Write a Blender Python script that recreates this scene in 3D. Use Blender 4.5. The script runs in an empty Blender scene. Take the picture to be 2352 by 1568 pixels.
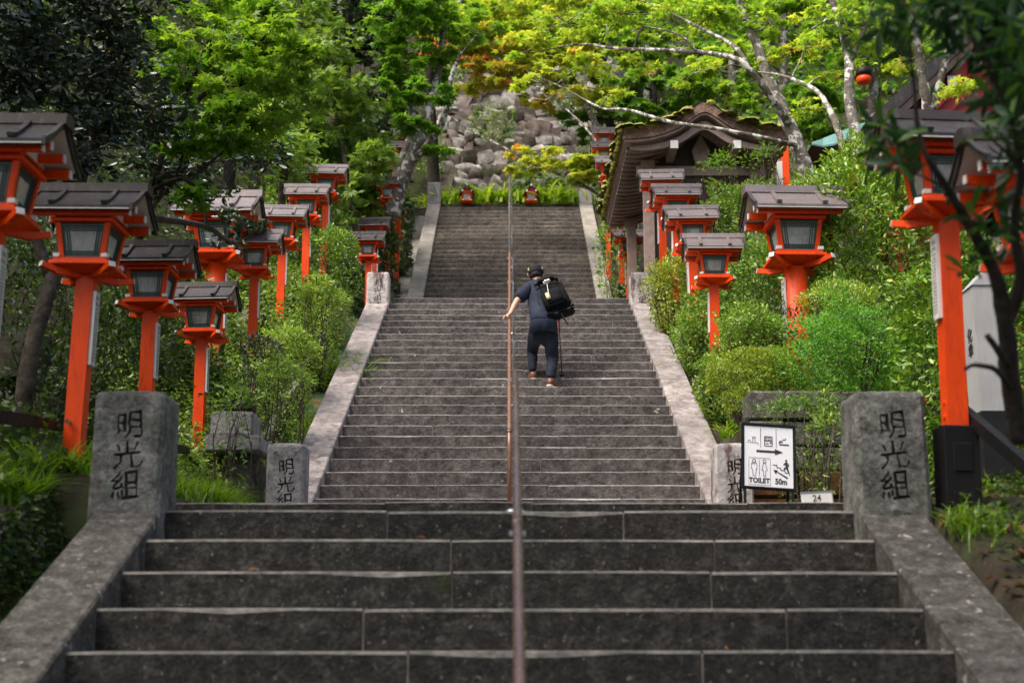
import bpy, bmesh, math, random
import numpy as np
from mathutils import Vector, Matrix, noise as mnoise

R = math.radians
random.seed(7)
rng = np.random.default_rng(7)
scene = bpy.context.scene
COL = scene.collection

# ------------------------------------------------------------------ camera, sky, sun, exposure
F = 3267.0                      # focal length in reference-image pixels (50 mm on a 36 mm sensor)
PITCH = R(12.4)
CP, SP = math.cos(PITCH), math.sin(PITCH)
cam_d = bpy.data.cameras.new('camera')
cam_d.lens = 50.0
cam_d.sensor_width = 36.0
cam_d.clip_start = 0.05
cam_d.clip_end = 600.0
cam_d.dof.use_dof = True
cam_d.dof.focus_distance = 16.5
cam_d.dof.aperture_fstop = 2.2
cam = bpy.data.objects.new('camera', cam_d)
COL.objects.link(cam)
cam.location = (0, 0, 0)
cam.rotation_euler = (R(90) + PITCH, 0, -0.00153)
scene.camera = cam

SUN_DIR = Vector((-0.42, -0.30, 0.86)).normalized()   # direction towards the sun
world = bpy.data.worlds.new('World')
scene.world = world
world.use_nodes = True
wn = world.node_tree
sky = wn.nodes.new('ShaderNodeTexSky')
sky.sky_type = 'NISHITA'
sky.sun_disc = False
sky.sun_elevation = math.asin(SUN_DIR.z)
sky.sun_rotation = math.atan2(SUN_DIR.x, SUN_DIR.y)
sky.air_density = 1.0
sky.dust_density = 8.0
sky.ozone_density = 1.0
bg = wn.nodes['Background']
bg.inputs['Strength'].default_value = 0.15
wn.links.new(sky.outputs[0], bg.inputs['Color'])

sun_d = bpy.data.lights.new('sun', 'SUN')
sun_d.energy = 2.0
sun_d.angle = R(38)
sun_d.color = (1.0, 0.95, 0.86)
sun = bpy.data.objects.new('sun', sun_d)
COL.objects.link(sun)
sun.location = (0, 0, 60)
sun.rotation_euler = SUN_DIR.to_track_quat('Z', 'Y').to_euler()

scene.view_settings.view_transform = 'Standard'
scene.view_settings.look = 'None'
scene.view_settings.exposure = 0.82
scene.view_settings.gamma = 1.0
scene.view_settings.use_curve_mapping = False
scene.cycles.max_bounces = 5
scene.cycles.diffuse_bounces = 3
scene.cycles.glossy_bounces = 2
scene.cycles.transmission_bounces = 4
scene.cycles.transparent_max_bounces = 6
scene.cycles.use_denoising = True
scene.cycles.sample_clamp_indirect = 6.0


# ------------------------------------------------------------------ helpers
def P(x, y, t):
    """world point at depth t (m along the optical axis) seen at pixel x, y of the 2352-px picture"""
    u = (784.0 - y) / F
    return Vector(((x - 1171.0) / F * t, t * (CP - u * SP), t * (SP + u * CP)))


def link(name, data, parent=None, loc=(0, 0, 0), rot=(0, 0, 0), scale=(1, 1, 1)):
    o = bpy.data.objects.new(name, data)
    COL.objects.link(o)
    o.parent = parent
    o.location = loc
    o.rotation_euler = rot
    o.scale = scale
    return o


def tag(o, label=None, cat=None, group=None, kind=None):
    if label:
        o['label'] = label
    if cat:
        o['category'] = cat
    if group:
        o['group'] = group
    if kind:
        o['kind'] = kind
    return o


def empty(name, loc=(0, 0, 0), rz=0.0):
    o = link(name, None, None, loc, (0, 0, rz))
    o.empty_display_size = 0.2
    return o


class MB:
    """collects shapes into one mesh"""

    def __init__(self):
        self.v, self.f, self.m = [], [], []

    def add(self, vs, fs, mat=0):
        b = len(self.v)
        self.v += [tuple(p) for p in vs]
        for q in fs:
            self.f.append([b + i for i in q])
            self.m.append(mat)
        return self

    def box(self, x0, x1, y0, y1, z0, z1, mat=0, M=None):
        vs = [Vector((x, y, z)) for x in (x0, x1) for y in (y0, y1) for z in (z0, z1)]
        if M is not None:
            vs = [M @ p for p in vs]
        return self.add(vs, [(0, 1, 3, 2), (4, 6, 7, 5), (0, 4, 5, 1), (2, 3, 7, 6), (0, 2, 6, 4), (1, 5, 7, 3)], mat)

    def bar(self, a, b, w, h=None, mat=0, up=(0, 0, 1), taper=1.0):
        """box beam from a to b"""
        a, b = Vector(a), Vector(b)
        h = h or w
        d = (b - a).normalized()
        s = d.cross(Vector(up))
        if s.length < 1e-4:
            s = d.cross(Vector((1, 0, 0)))
        s.normalize()
        n = s.cross(d).normalized()
        vs = []
        for p, k in ((a, 1.0), (b, taper)):
            for i, j in ((-1, -1), (1, -1), (1, 1), (-1, 1)):
                vs.append(p + s * (i * w / 2 * k) + n * (j * h / 2 * k))
        return self.add(vs, [(3, 2, 1, 0), (4, 5, 6, 7), (0, 1, 5, 4), (1, 2, 6, 5), (2, 3, 7, 6), (3, 0, 4, 7)], mat)

    def tube(self, pts, rads, n=8, mat=0, cap=True):
        pts = [Vector(p) for p in pts]
        if not hasattr(rads, '__len__'):
            rads = [rads] * len(pts)
        vs, fs = [], []
        ref = None
        for i, p in enumerate(pts):
            d = (pts[min(i + 1, len(pts) - 1)] - pts[max(i - 1, 0)])
            d = d.normalized() if d.length > 1e-9 else Vector((0, 0, 1))
            if ref is None:
                ref = d.orthogonal().normalized()
            ref = (ref - d * ref.dot(d))
            ref = ref.normalized() if ref.length > 1e-6 else d.orthogonal().normalized()
            s = d.cross(ref)
            for k in range(n):
                a = 2 * math.pi * k / n
                vs.append(p + (ref * math.cos(a) + s * math.sin(a)) * rads[i])
        for i in range(len(pts) - 1):
            for k in range(n):
                k2 = (k + 1) % n
                fs.append((i * n + k, i * n + k2, (i + 1) * n + k2, (i + 1) * n + k))
        if cap:
            fs.append(tuple(reversed(range(n))))
            fs.append(tuple(range((len(pts) - 1) * n, len(pts) * n)))
        return self.add(vs, fs, mat)

    def prism(self, poly, axis, a0, a1, mat=0, M=None):
        """extrude 2-D polygon (list of pairs) along axis ('x','y','z') from a0 to a1"""
        def pt(p, a):
            q = {'x': (a, p[0], p[1]), 'y': (p[0], a, p[1]), 'z': (p[0], p[1], a)}[axis]
            return M @ Vector(q) if M is not None else Vector(q)
        n = len(poly)
        vs = [pt(p, a0) for p in poly] + [pt(p, a1) for p in poly]
        fs = [tuple(reversed(range(n))), tuple(range(n, 2 * n))]
        fs += [(i, (i + 1) % n, n + (i + 1) % n, n + i) for i in range(n)]
        return self.add(vs, fs, mat)

    def mesh(self, name, mats, smooth=False, off=None):
        me = bpy.data.meshes.new(name)
        vs = self.v if off is None else [(p[0] - off[0], p[1] - off[1], p[2] - off[2]) for p in self.v]
        me.from_pydata(vs, [], self.f)
        for m in (mats if isinstance(mats, (list, tuple)) else [mats]):
            me.materials.append(m)
        if any(self.m):
            me.polygons.foreach_set('material_index', self.m)
        if smooth:
            me.polygons.foreach_set('use_smooth', [True] * len(me.polygons))
        bm = bmesh.new()
        bm.from_mesh(me)
        bmesh.ops.recalc_face_normals(bm, faces=bm.faces)
        bm.to_mesh(me)
        bm.free()
        me.update()
        return me

    def build(self, name, mats, parent=None, smooth=False, world=True):
        """one mesh object; with world=True the vertices are world points and the parent is an unrotated Empty"""
        off = parent.location if (parent is not None and world) else None
        if parent is not None and world and parent.parent is not None:
            off = parent.location + parent.parent.location
        return link(name, self.mesh(name, mats, smooth, off), parent)


def bevel_mesh(me, w, seg=1):
    bm = bmesh.new()
    bm.from_mesh(me)
    bmesh.ops.bevel(bm, geom=list(bm.edges), offset=w, segments=seg, affect='EDGES', clamp_overlap=True)
    bm.to_mesh(me)
    bm.free()
    return me


def evaluated(o):
    dg = bpy.context.evaluated_depsgraph_get()
    dg.update()
    return bpy.data.meshes.new_from_object(o.evaluated_get(dg), preserve_all_data_layers=True, depsgraph=dg)


def text_mesh(body, size, depth, mat, line=1.0, align='CENTER', bold=0.0, warp=0.0):
    cu = bpy.data.curves.new('lettering', 'FONT')
    cu.body = body
    cu.size = size
    cu.extrude = depth / 2
    cu.align_x = align
    cu.align_y = 'CENTER'
    cu.space_line = line
    cu.offset = bold
    cu.resolution_u = 3
    o = link('temporary_text', cu)
    me = evaluated(o)
    bpy.data.objects.remove(o)
    bm = bmesh.new()
    bm.from_mesh(me)
    bmesh.ops.remove_doubles(bm, verts=bm.verts, dist=1e-5)
    if warp:
        for v in bm.verts:
            q = Vector((v.co.x, v.co.y, 0)) / size
            v.co.x += warp * size * mnoise.noise(q * 3.1 + Vector((2, 0, 0))) + 0.06 * (v.co.y % size)
            v.co.y += warp * size * mnoise.noise(q * 3.1 + Vector((0, 9, 0))) + 0.10 * v.co.x
    bm.to_mesh(me)
    bm.free()
    me.materials.clear()
    me.materials.append(mat)
    return me


# ------------------------------------------------------------------ materials
def new_mat(name):
    m = bpy.data.materials.new(name)
    m.use_nodes = True
    nt = m.node_tree
    return m, nt, nt.nodes['Principled BSDF']


def nnode(nt, kind, **kw):
    n = nt.nodes.new(kind)
    for k, v in kw.items():
        if k in n.inputs:
            n.inputs[k].default_value = v
        else:
            setattr(n, k, v)
    return n


def pos_node(nt):
    return nt.nodes.new('ShaderNodeNewGeometry').outputs['Position']


def noise_tex(nt, scale, detail=4.0, rough=0.55, vec=None, stretch=None):
    n = nnode(nt, 'ShaderNodeTexNoise', Scale=scale, Detail=detail, Roughness=rough)
    v = vec if vec is not None else pos_node(nt)
    if stretch:
        mp = nt.nodes.new('ShaderNodeMapping')
        mp.inputs['Scale'].default_value = stretch
        nt.links.new(v, mp.inputs['Vector'])
        v = mp.outputs[0]
    nt.links.new(v, n.inputs['Vector'])
    return n.outputs['Fac']


def ramp(nt, fac, stops):
    r = nt.nodes.new('ShaderNodeValToRGB')
    el = r.color_ramp.elements
    while len(el) < len(stops):
        el.new(0.5)
    for e, (p, c) in zip(el, stops):
        e.position = p
        e.color = (*c, 1.0) if len(c) == 3 else c
    nt.links.new(fac, r.inputs['Fac'])
    return r.outputs['Color']


def mix(nt, fac, a, b, mode='MIX'):
    n = nt.nodes.new('ShaderNodeMix')
    n.data_type = 'RGBA'
    n.blend_type = mode
    for s, x in ((n.inputs[0], fac), (n.inputs[6], a), (n.inputs[7], b)):
        if hasattr(x, 'links') or hasattr(x, 'is_linked'):
            nt.links.new(x, s)
        elif isinstance(x, (int, float)):
            s.default_value = x
        else:
            s.default_value = (*x, 1.0)
    return n.outputs[2]


def bump(nt, bsdf, height, strength, dist=0.02):
    b = nnode(nt, 'ShaderNodeBump', Strength=strength, Distance=dist)
    nt.links.new(height, b.inputs['Height'])
    nt.links.new(b.outputs[0], bsdf.inputs['Normal'])


def paint(name, col, rough=0.45, var=0.18, scale=3.0, metal=0.0, bstr=0.0, bscale=60.0, spec=0.5, dirt=None):
    m, nt, b = new_mat(name)
    lo = tuple(c * (1 - var) for c in col)
    hi = tuple(min(1, c * (1 + var)) for c in col)
    c = ramp(nt, noise_tex(nt, scale, 5, 0.6), [(0.3, lo), (0.7, hi)])
    oi = nt.nodes.new('ShaderNodeObjectInfo')
    c = mix(nt, 1.0, c, ramp(nt, oi.outputs['Random'], [(0.0, (0.84, 0.84, 0.84)), (1.0, (1.10, 1.12, 1.12))]), 'MULTIPLY')
    if dirt:
        c = mix(nt, ramp(nt, noise_tex(nt, 9.0, 6, 0.65, stretch=(3, 3, 0.6)), [(0.50, (0, 0, 0)), (0.72, (0.75, 0.75, 0.75))]), c, dirt)
    nt.links.new(c, b.inputs['Base Color'])
    rr = ramp(nt, noise_tex(nt, scale * 4, 4, 0.6), [(0.3, (rough * 0.8,) * 3), (0.7, (min(1, rough * 1.25),) * 3)])
    nt.links.new(rr, b.inputs['Roughness'])
    b.inputs['Metallic'].default_value = metal
    b.inputs['Specular IOR Level'].default_value = spec
    if bstr:
        bump(nt, b, noise_tex(nt, bscale, 5, 0.6), bstr, 0.004)
    return m


def stone(name, dark, mid, light, lichen=None, lichen_amt=0.0, lichen_scale=9.0, bstr=0.6, bscale=26.0,
          stain=None, stain_amt=0.0, moss=0.0, rough=0.88):
    m, nt, b = new_mat(name)
    pos = pos_node(nt)
    n1 = noise_tex(nt, 2.3, 6, 0.65, pos)
    n2 = noise_tex(nt, bscale, 7, 0.7, pos)
    av = nt.nodes.new('ShaderNodeMath')
    av.operation = 'MULTIPLY_ADD'
    nt.links.new(noise_tex(nt, bscale * 0.28, 6, 0.65, pos), av.inputs[0])
    av.inputs[1].default_value = 0.55
    hf = nt.nodes.new('ShaderNodeMath')
    hf.operation = 'MULTIPLY'
    nt.links.new(n2, hf.inputs[0])
    hf.inputs[1].default_value = 0.45
    nt.links.new(hf.outputs[0], av.inputs[2])
    c = ramp(nt, av.outputs[0], [(0.38, dark), (0.5, mid), (0.63, light)])
    c = mix(nt, ramp(nt, n1, [(0.35, (0, 0, 0)), (0.75, (0.3, 0.3, 0.3))]), c, mid)
    c = mix(nt, 1.0, c, ramp(nt, noise_tex(nt, 1.1, 5, 0.6, pos), [(0.28, (0.72, 0.72, 0.73)), (0.72, (1.18, 1.17, 1.16))]), 'MULTIPLY')
    oi = nt.nodes.new('ShaderNodeObjectInfo')
    c = mix(nt, 1.0, c, ramp(nt, oi.outputs['Random'], [(0.0, (0.80, 0.80, 0.80)), (1.0, (1.18, 1.17, 1.15))]), 'MULTIPLY')
    sp = noise_tex(nt, 110.0, 3, 0.6, pos)
    c = mix(nt, ramp(nt, sp, [(0.55, (0, 0, 0)), (0.72, (0.5, 0.5, 0.5))]), c, light)
    if stain:
        s = noise_tex(nt, 3.2, 6, 0.6, pos, stretch=(2.2, 2.2, 0.8))
        c = mix(nt, ramp(nt, s, [(0.62 - stain_amt, (0, 0, 0)), (0.72 - stain_amt, (0.9, 0.9, 0.9))]), c, stain)
    if lichen:
        v = noise_tex(nt, lichen_scale, 8, 0.62, pos)
        c = mix(nt, ramp(nt, v, [(0.66 - lichen_amt, (0, 0, 0)), (0.70 - lichen_amt, (1, 1, 1))]), c, lichen)
    if moss:
        v = noise_tex(nt, 1.7, 7, 0.7, pos)
        c = mix(nt, ramp(nt, v, [(0.68 - moss, (0, 0, 0)), (0.82 - moss, (0.9, 0.9, 0.9))]), c, (0.045, 0.06, 0.016))
    nt.links.new(c, b.inputs['Base Color'])
    b.inputs['Roughness'].default_value = rough
    b.inputs['Specular IOR Level'].default_value = 0.3
    h = nt.nodes.new('ShaderNodeMath')
    h.operation = 'ADD'
    nt.links.new(n2, h.inputs[0])
    nt.links.new(noise_tex(nt, bscale * 0.33, 4, 0.6, pos), h.inputs[1])
    bump(nt, b, h.outputs[0], bstr, 0.03)
    return m


def leaf_mat(name, stops, rough=0.45, trans=0.35, tboost=1.5, spec=0.5):
    m, nt, b = new_mat(name)
    a = nt.nodes.new('ShaderNodeAttribute')
    a.attribute_name = 'tint'
    c = ramp(nt, a.outputs['Fac'], stops)
    nt.links.new(c, b.inputs['Base Color'])
    b.inputs['Roughness'].default_value = rough
    b.inputs['Specular IOR Level'].default_value = spec
    tr = nt.nodes.new('ShaderNodeBsdfTranslucent')
    tc = mix(nt, 1.0, c, (tboost, tboost * 1.02, tboost * 0.6), 'MULTIPLY')
    nt.links.new(tc, tr.inputs['Color'])
    ms = nt.nodes.new('ShaderNodeMixShader')
    ms.inputs[0].default_value = trans
    nt.links.new(b.outputs[0], ms.inputs[1])
    nt.links.new(tr.outputs[0], ms.inputs[2])
    nt.links.new(ms.outputs[0], nt.nodes['Material Output'].inputs['Surface'])
    return m


MT = {}
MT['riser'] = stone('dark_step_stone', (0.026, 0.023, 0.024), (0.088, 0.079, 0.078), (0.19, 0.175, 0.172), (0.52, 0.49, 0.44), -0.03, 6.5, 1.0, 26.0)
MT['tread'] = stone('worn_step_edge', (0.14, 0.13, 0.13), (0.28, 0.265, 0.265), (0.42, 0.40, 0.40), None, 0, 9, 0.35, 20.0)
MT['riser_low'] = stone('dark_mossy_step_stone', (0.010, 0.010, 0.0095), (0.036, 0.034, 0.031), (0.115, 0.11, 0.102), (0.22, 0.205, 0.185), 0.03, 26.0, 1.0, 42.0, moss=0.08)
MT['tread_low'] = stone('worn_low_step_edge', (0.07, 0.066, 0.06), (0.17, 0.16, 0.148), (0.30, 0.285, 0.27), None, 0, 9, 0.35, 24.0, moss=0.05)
MT['riser_high'] = stone('brown_step_stone', (0.038, 0.032, 0.026), (0.09, 0.077, 0.064), (0.16, 0.145, 0.125), None, 0, 9, 0.6, 20.0)
MT['mortar'] = stone('pale_mortar', (0.22, 0.18, 0.15), (0.36, 0.31, 0.27), (0.46, 0.42, 0.38), None, 0, 9, 0.3)
MT['ramp'] = stone('lichen_ramp_stone', (0.13, 0.115, 0.115), (0.27, 0.245, 0.24), (0.42, 0.39, 0.385), (0.60, 0.58, 0.56), -0.01, 7.0, 0.5, 18.0, stain=(0.15, 0.12, 0.12), stain_amt=0.1)
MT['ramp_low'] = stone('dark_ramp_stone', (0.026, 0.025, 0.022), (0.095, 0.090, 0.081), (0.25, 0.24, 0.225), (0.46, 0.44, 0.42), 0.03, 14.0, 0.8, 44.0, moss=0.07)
MT['ramp_high'] = stone('grey_ramp_stone', (0.15, 0.14, 0.12), (0.25, 0.235, 0.21), (0.34, 0.32, 0.29), (0.5, 0.48, 0.44), -0.06, 4.0, 0.4, 14.0)
MT['pillar'] = stone('granite_pillar', (0.045, 0.047, 0.042), (0.17, 0.17, 0.16), (0.38, 0.38, 0.37), (0.14, 0.19, 0.14), 0.05, 11.0, 0.9, 34.0, moss=0.05)
MT['pillar_mid'] = stone('speckled_granite', (0.14, 0.13, 0.13), (0.30, 0.285, 0.285), (0.48, 0.46, 0.46), (0.56, 0.55, 0.54), -0.02, 10.0, 0.6, 30.0)
MT['pillar_red'] = stone('stained_granite', (0.22, 0.20, 0.20), (0.44, 0.41, 0.41), (0.60, 0.57, 0.57), (0.68, 0.66, 0.64), -0.03, 11.0, 0.5, 24.0, stain=(0.10, 0.058, 0.058), stain_amt=0.10)
MT['groove'] = stone('dirty_groove', (0.02, 0.021, 0.019), (0.055, 0.057, 0.05), (0.11, 0.11, 0.10), None, 0, 9, 0.4)
MT['wall_a'] = stone('pale_wall_rock', (0.10, 0.09, 0.082), (0.30, 0.28, 0.265), (0.50, 0.48, 0.46), (0.58, 0.565, 0.54), 0.03, 4.5, 0.9, 8.0, moss=0.07)
MT['wall_b'] = stone('brown_wall_rock', (0.07, 0.055, 0.05), (0.19, 0.155, 0.14), (0.34, 0.30, 0.275), (0.6, 0.57, 0.53), -0.02, 3.0, 0.9, 6.0, moss=0.10)
MT['wall_c'] = stone('mossy_wall_rock', (0.05, 0.05, 0.03), (0.16, 0.145, 0.09), (0.32, 0.29, 0.22), (0.5, 0.48, 0.44), -0.05, 3.0, 0.9, 6.0, moss=0.22)
MT['block'] = stone('dark_wall_block', (0.03, 0.028, 0.025), (0.085, 0.078, 0.07), (0.22, 0.21, 0.20), (0.36, 0.36, 0.33), 0.0, 9.0, 0.7, 28.0, moss=0.06)
MT['block_rust'] = stone('rusty_wall_block', (0.030, 0.014, 0.008), (0.095, 0.042, 0.018), (0.19, 0.088, 0.035), None, 0, 9.0, 0.6, 12.0)
MT['block_grey'] = stone('grey_monument_stone', (0.11, 0.11, 0.112), (0.235, 0.235, 0.24), (0.38, 0.38, 0.385), (0.46, 0.46, 0.45), -0.03, 9.0, 0.6, 28.0, moss=0.05)
MT['rock'] = stone('mossy_rock', (0.03, 0.028, 0.02), (0.10, 0.092, 0.065), (0.22, 0.21, 0.17), (0.34, 0.33, 0.31), -0.02, 5.0, 0.9, 12.0, moss=0.2)
MT['concrete'] = stone('gutter_concrete', (0.085, 0.083, 0.075), (0.15, 0.147, 0.135), (0.22, 0.215, 0.20), None, 0, 5, 0.3, 16.0, moss=0.14)
MT['red'] = paint('vermilion_paint', (0.80, 0.064, 0.002), 0.42, 0.10, 2.5, bstr=0.08, bscale=30, spec=0.28, dirt=(0.46, 0.038, 0.006))
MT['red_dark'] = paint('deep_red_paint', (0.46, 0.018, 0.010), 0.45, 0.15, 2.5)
MT['white'] = paint('white_paint', (0.70, 0.69, 0.68), 0.5, 0.06, 5.0, dirt=(0.5, 0.48, 0.46))
MT['white_shade'] = paint('shaded_white', (0.33, 0.33, 0.34), 0.6, 0.10, 3.0, dirt=(0.28, 0.27, 0.26))  # white paint with the signpost's shade darkened into the colour
MT['soffit'] = paint('pale_soffit', (0.62, 0.60, 0.58), 0.6, 0.08, 4.0)
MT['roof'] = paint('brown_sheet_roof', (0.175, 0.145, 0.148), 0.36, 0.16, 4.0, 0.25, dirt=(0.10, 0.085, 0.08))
MT['roof_dark'] = paint('dark_sheet_roof', (0.038, 0.032, 0.034), 0.45, 0.14, 4.0, 0.1, spec=0.3, dirt=(0.10, 0.085, 0.075))  # sheet roof with tree shade put into the colour, for the shaded lanterns
MT['roof_edge'] = paint('dark_roof_edge', (0.035, 0.030, 0.031), 0.45, 0.15, 4.0)
MT['green'] = paint('dark_green_lattice', (0.016, 0.055, 0.045), 0.4, 0.1)
MT['black'] = paint('black_paint', (0.010, 0.010, 0.011), 0.55, 0.2, 5.0, spec=0.2)
MT['ink'] = paint('black_ink', (0.012, 0.012, 0.012), 0.7, 0.1)
MT['pane'] = paint('frosted_pane', (0.40, 0.44, 0.45), 0.10, 0.30, 6.0, spec=0.7, dirt=(0.16, 0.17, 0.17))
MT['rail'] = paint('brown_rail_pipe', (0.22, 0.11, 0.07), 0.32, 0.22, 6.0, 0.25)
MT['rail_low'] = paint('purple_brown_rail_pipe', (0.135, 0.085, 0.078), 0.28, 0.25, 5.0, 0.35)
MT['rail_grey'] = paint('grey_rail_pipe', (0.25, 0.22, 0.24), 0.30, 0.15, 5.0, 0.5)
MT['steel'] = paint('steel', (0.50, 0.50, 0.52), 0.30, 0.1, 5.0, 0.9)
MT['wood'] = paint('weathered_wood', (0.27, 0.19, 0.165), 0.7, 0.28, 7.0, bstr=0.25, bscale=18, dirt=(0.30, 0.265, 0.25))
MT['wood_dark'] = paint('dark_wood', (0.050, 0.032, 0.026), 0.75, 0.25, 7.0, bstr=0.2, bscale=18)
MT['bark_roof'] = stone('cypress_bark_edge', (0.085, 0.050, 0.036), (0.24, 0.150, 0.115), (0.40, 0.28, 0.23), None, 0, 5, 1.0, 38.0)
MT['moss'] = stone('roof_moss', (0.12, 0.14, 0.02), (0.27, 0.275, 0.05), (0.42, 0.40, 0.11), None, 0, 5, 1.0, 30.0)
MT['copper'] = paint('green_copper', (0.085, 0.20, 0.185), 0.6, 0.2, 5.0)
MT['plaster'] = paint('cream_plaster', (0.58, 0.50, 0.40), 0.8, 0.06)
MT['soil'] = stone('forest_soil', (0.010, 0.008, 0.005), (0.030, 0.024, 0.015), (0.065, 0.050, 0.032), None, 0, 5, 1.0, 9.0, moss=0.22)
MT['water'] = paint('still_green_water', (0.010, 0.045, 0.032), 0.08, 0.3, 2.0)
MT['algae'] = stone('green_algae_channel', (0.006, 0.018, 0.009), (0.016, 0.05, 0.022), (0.06, 0.055, 0.02), (0.11, 0.068, 0.022), 0.08, 2.2, 0.4, 10.0)
MT['bark'] = stone('brown_bark', (0.022, 0.017, 0.012), (0.062, 0.050, 0.038), (0.14, 0.12, 0.10), (0.22, 0.21, 0.18), -0.02, 8.0, 0.9, 20.0)
MT['bark_pale'] = stone('lichen_bark', (0.055, 0.045, 0.036), (0.15, 0.13, 0.11), (0.32, 0.30, 0.27), (0.60, 0.60, 0.56), 0.13, 7.0, 0.8, 16.0)
MT['bark_dark'] = stone('dark_bark', (0.012, 0.010, 0.008), (0.036, 0.029, 0.024), (0.085, 0.073, 0.062), None, 0, 8.0, 0.9, 22.0)
MT['twig'] = paint('twig', (0.085, 0.062, 0.048), 0.8, 0.3, 9.0)
# leaves: tint runs from dark/old to fresh/yellow leaf colours
MT['lf_camellia'] = leaf_mat('camellia_leaf', [(0.0, (0.006, 0.022, 0.010)), (0.6, (0.016, 0.050, 0.018)), (0.9, (0.05, 0.11, 0.02)), (1.0, (0.30, 0.22, 0.03))], 0.30, 0.12, 1.2, 0.9)
MT['lf_maple'] = leaf_mat('green_maple_leaf', [(0.0, (0.050, 0.145, 0.014)), (0.5, (0.135, 0.275, 0.022)), (1.0, (0.29, 0.42, 0.035))], 0.5, 0.45, 1.6)
MT['lf_lime'] = leaf_mat('lime_maple_leaf', [(0.0, (0.10, 0.22, 0.018)), (0.4, (0.23, 0.37, 0.03)), (0.75, (0.40, 0.48, 0.05)), (0.93, (0.56, 0.48, 0.07)), (1.0, (0.58, 0.30, 0.06))], 0.5, 0.5, 1.6)
MT['lf_autumn'] = leaf_mat('turning_maple_leaf', [(0.0, (0.20, 0.33, 0.025)), (0.45, (0.40, 0.46, 0.045)), (0.75, (0.56, 0.49, 0.08)), (0.93, (0.58, 0.36, 0.08)), (1.0, (0.56, 0.18, 0.06))], 0.5, 0.45, 1.5)
MT['lf_cypress'] = leaf_mat('cypress_frond', [(0.0, (0.05, 0.12, 0.016)), (0.5, (0.145, 0.25, 0.030)), (1.0, (0.33, 0.42, 0.07))], 0.55, 0.35, 1.5)
MT['lf_dark'] = leaf_mat('dark_evergreen_leaf', [(0.0, (0.012, 0.028, 0.009)), (0.6, (0.038, 0.078, 0.018)), (1.0, (0.11, 0.17, 0.028))], 0.45, 0.25, 1.4)
MT['lf_hedge'] = leaf_mat('glossy_hedge_leaf', [(0.0, (0.05, 0.13, 0.012)), (0.5, (0.14, 0.27, 0.022)), (0.85, (0.32, 0.45, 0.05)), (1.0, (0.50, 0.46, 0.07))], 0.28, 0.25, 1.4, 0.5)
MT['lf_azalea'] = leaf_mat('azalea_leaf', [(0.0, (0.05, 0.10, 0.008)), (0.5, (0.16, 0.25, 0.014)), (0.95, (0.34, 0.42, 0.025)), (1.0, (0.46, 0.26, 0.03))], 0.5, 0.3, 1.4)
MT['lf_clover'] = leaf_mat('bush_clover_leaf', [(0.0, (0.06, 0.20, 0.025)), (0.6, (0.13, 0.34, 0.035)), (1.0, (0.38, 0.50, 0.04))], 0.5, 0.4, 1.5)
MT['lf_shrub'] = leaf_mat('mid_green_shrub_leaf', [(0.0, (0.045, 0.120, 0.020)), (0.5, (0.135, 0.255, 0.032)), (1.0, (0.32, 0.42, 0.05))], 0.4, 0.35, 1.5)
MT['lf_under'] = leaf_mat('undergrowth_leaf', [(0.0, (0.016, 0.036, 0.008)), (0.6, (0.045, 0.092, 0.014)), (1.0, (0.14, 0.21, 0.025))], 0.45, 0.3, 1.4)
MT['lf_grass'] = leaf_mat('grass_blade', [(0.0, (0.04, 0.105, 0.008)), (0.5, (0.13, 0.255, 0.016)), (1.0, (0.32, 0.44, 0.035))], 0.35, 0.4, 1.5)
MT['lf_blade'] = leaf_mat('yellow_green_blade', [(0.0, (0.07, 0.17, 0.008)), (0.5, (0.24, 0.38, 0.015)), (1.0, (0.50, 0.56, 0.04))], 0.4, 0.45, 1.5)
MT['lf_big'] = leaf_mat('broad_dark_leaf', [(0.0, (0.007, 0.030, 0.010)), (0.6, (0.02, 0.07, 0.014)), (1.0, (0.10, 0.22, 0.02))], 0.35, 0.35, 1.5)
MT['lf_dry'] = leaf_mat('dry_leaf', [(0.0, (0.10, 0.04, 0.015)), (0.5, (0.24, 0.09, 0.03)), (1.0, (0.42, 0.14, 0.05))], 0.7, 0.15, 1.1)
MT['flower'] = leaf_mat('orange_red_petal', [(0.0, (0.70, 0.06, 0.015)), (1.0, (0.80, 0.16, 0.04))], 0.5, 0.3, 1.2)
MT['skin'] = paint('skin', (0.52, 0.29, 0.21), 0.5, 0.06, 12)
MT['shirt'] = paint('navy_cotton', (0.020, 0.027, 0.050), 0.8, 0.22, 6, bstr=0.5, bscale=9, spec=0.2)
MT['trousers'] = paint('dark_navy_trousers', (0.012, 0.017, 0.030), 0.8, 0.25, 6, bstr=0.5, bscale=12, spec=0.2)
MT['pack'] = paint('black_nylon', (0.008, 0.009, 0.012), 0.85, 0.2, 8, bstr=0.5, bscale=14, spec=0.12)
MT['leather'] = paint('brown_leather', (0.17, 0.058, 0.032), 0.42, 0.2, 12)
MT['sole'] = paint('cream_sole', (0.55, 0.45, 0.36), 0.7, 0.08)
MT['cap'] = paint('black_cap_cloth', (0.018, 0.014, 0.019), 0.8, 0.2, 20, spec=0.2)
MT['hair'] = paint('grey_black_hair', (0.030, 0.028, 0.032), 0.85, 0.4, 30, bstr=0.5, bscale=60, spec=0.15)
MT['gold'] = paint('pale_gold_pouch', (0.55, 0.50, 0.30), 0.35, 0.15, 20)
MT['pole_red'] = paint('red_pole_grip', (0.5, 0.015, 0.015), 0.4, 0.1)
MT['board'] = paint('white_sign_sheet', (0.82, 0.82, 0.86), 0.16, 0.03, 6, bstr=0.10, bscale=14)


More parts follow.
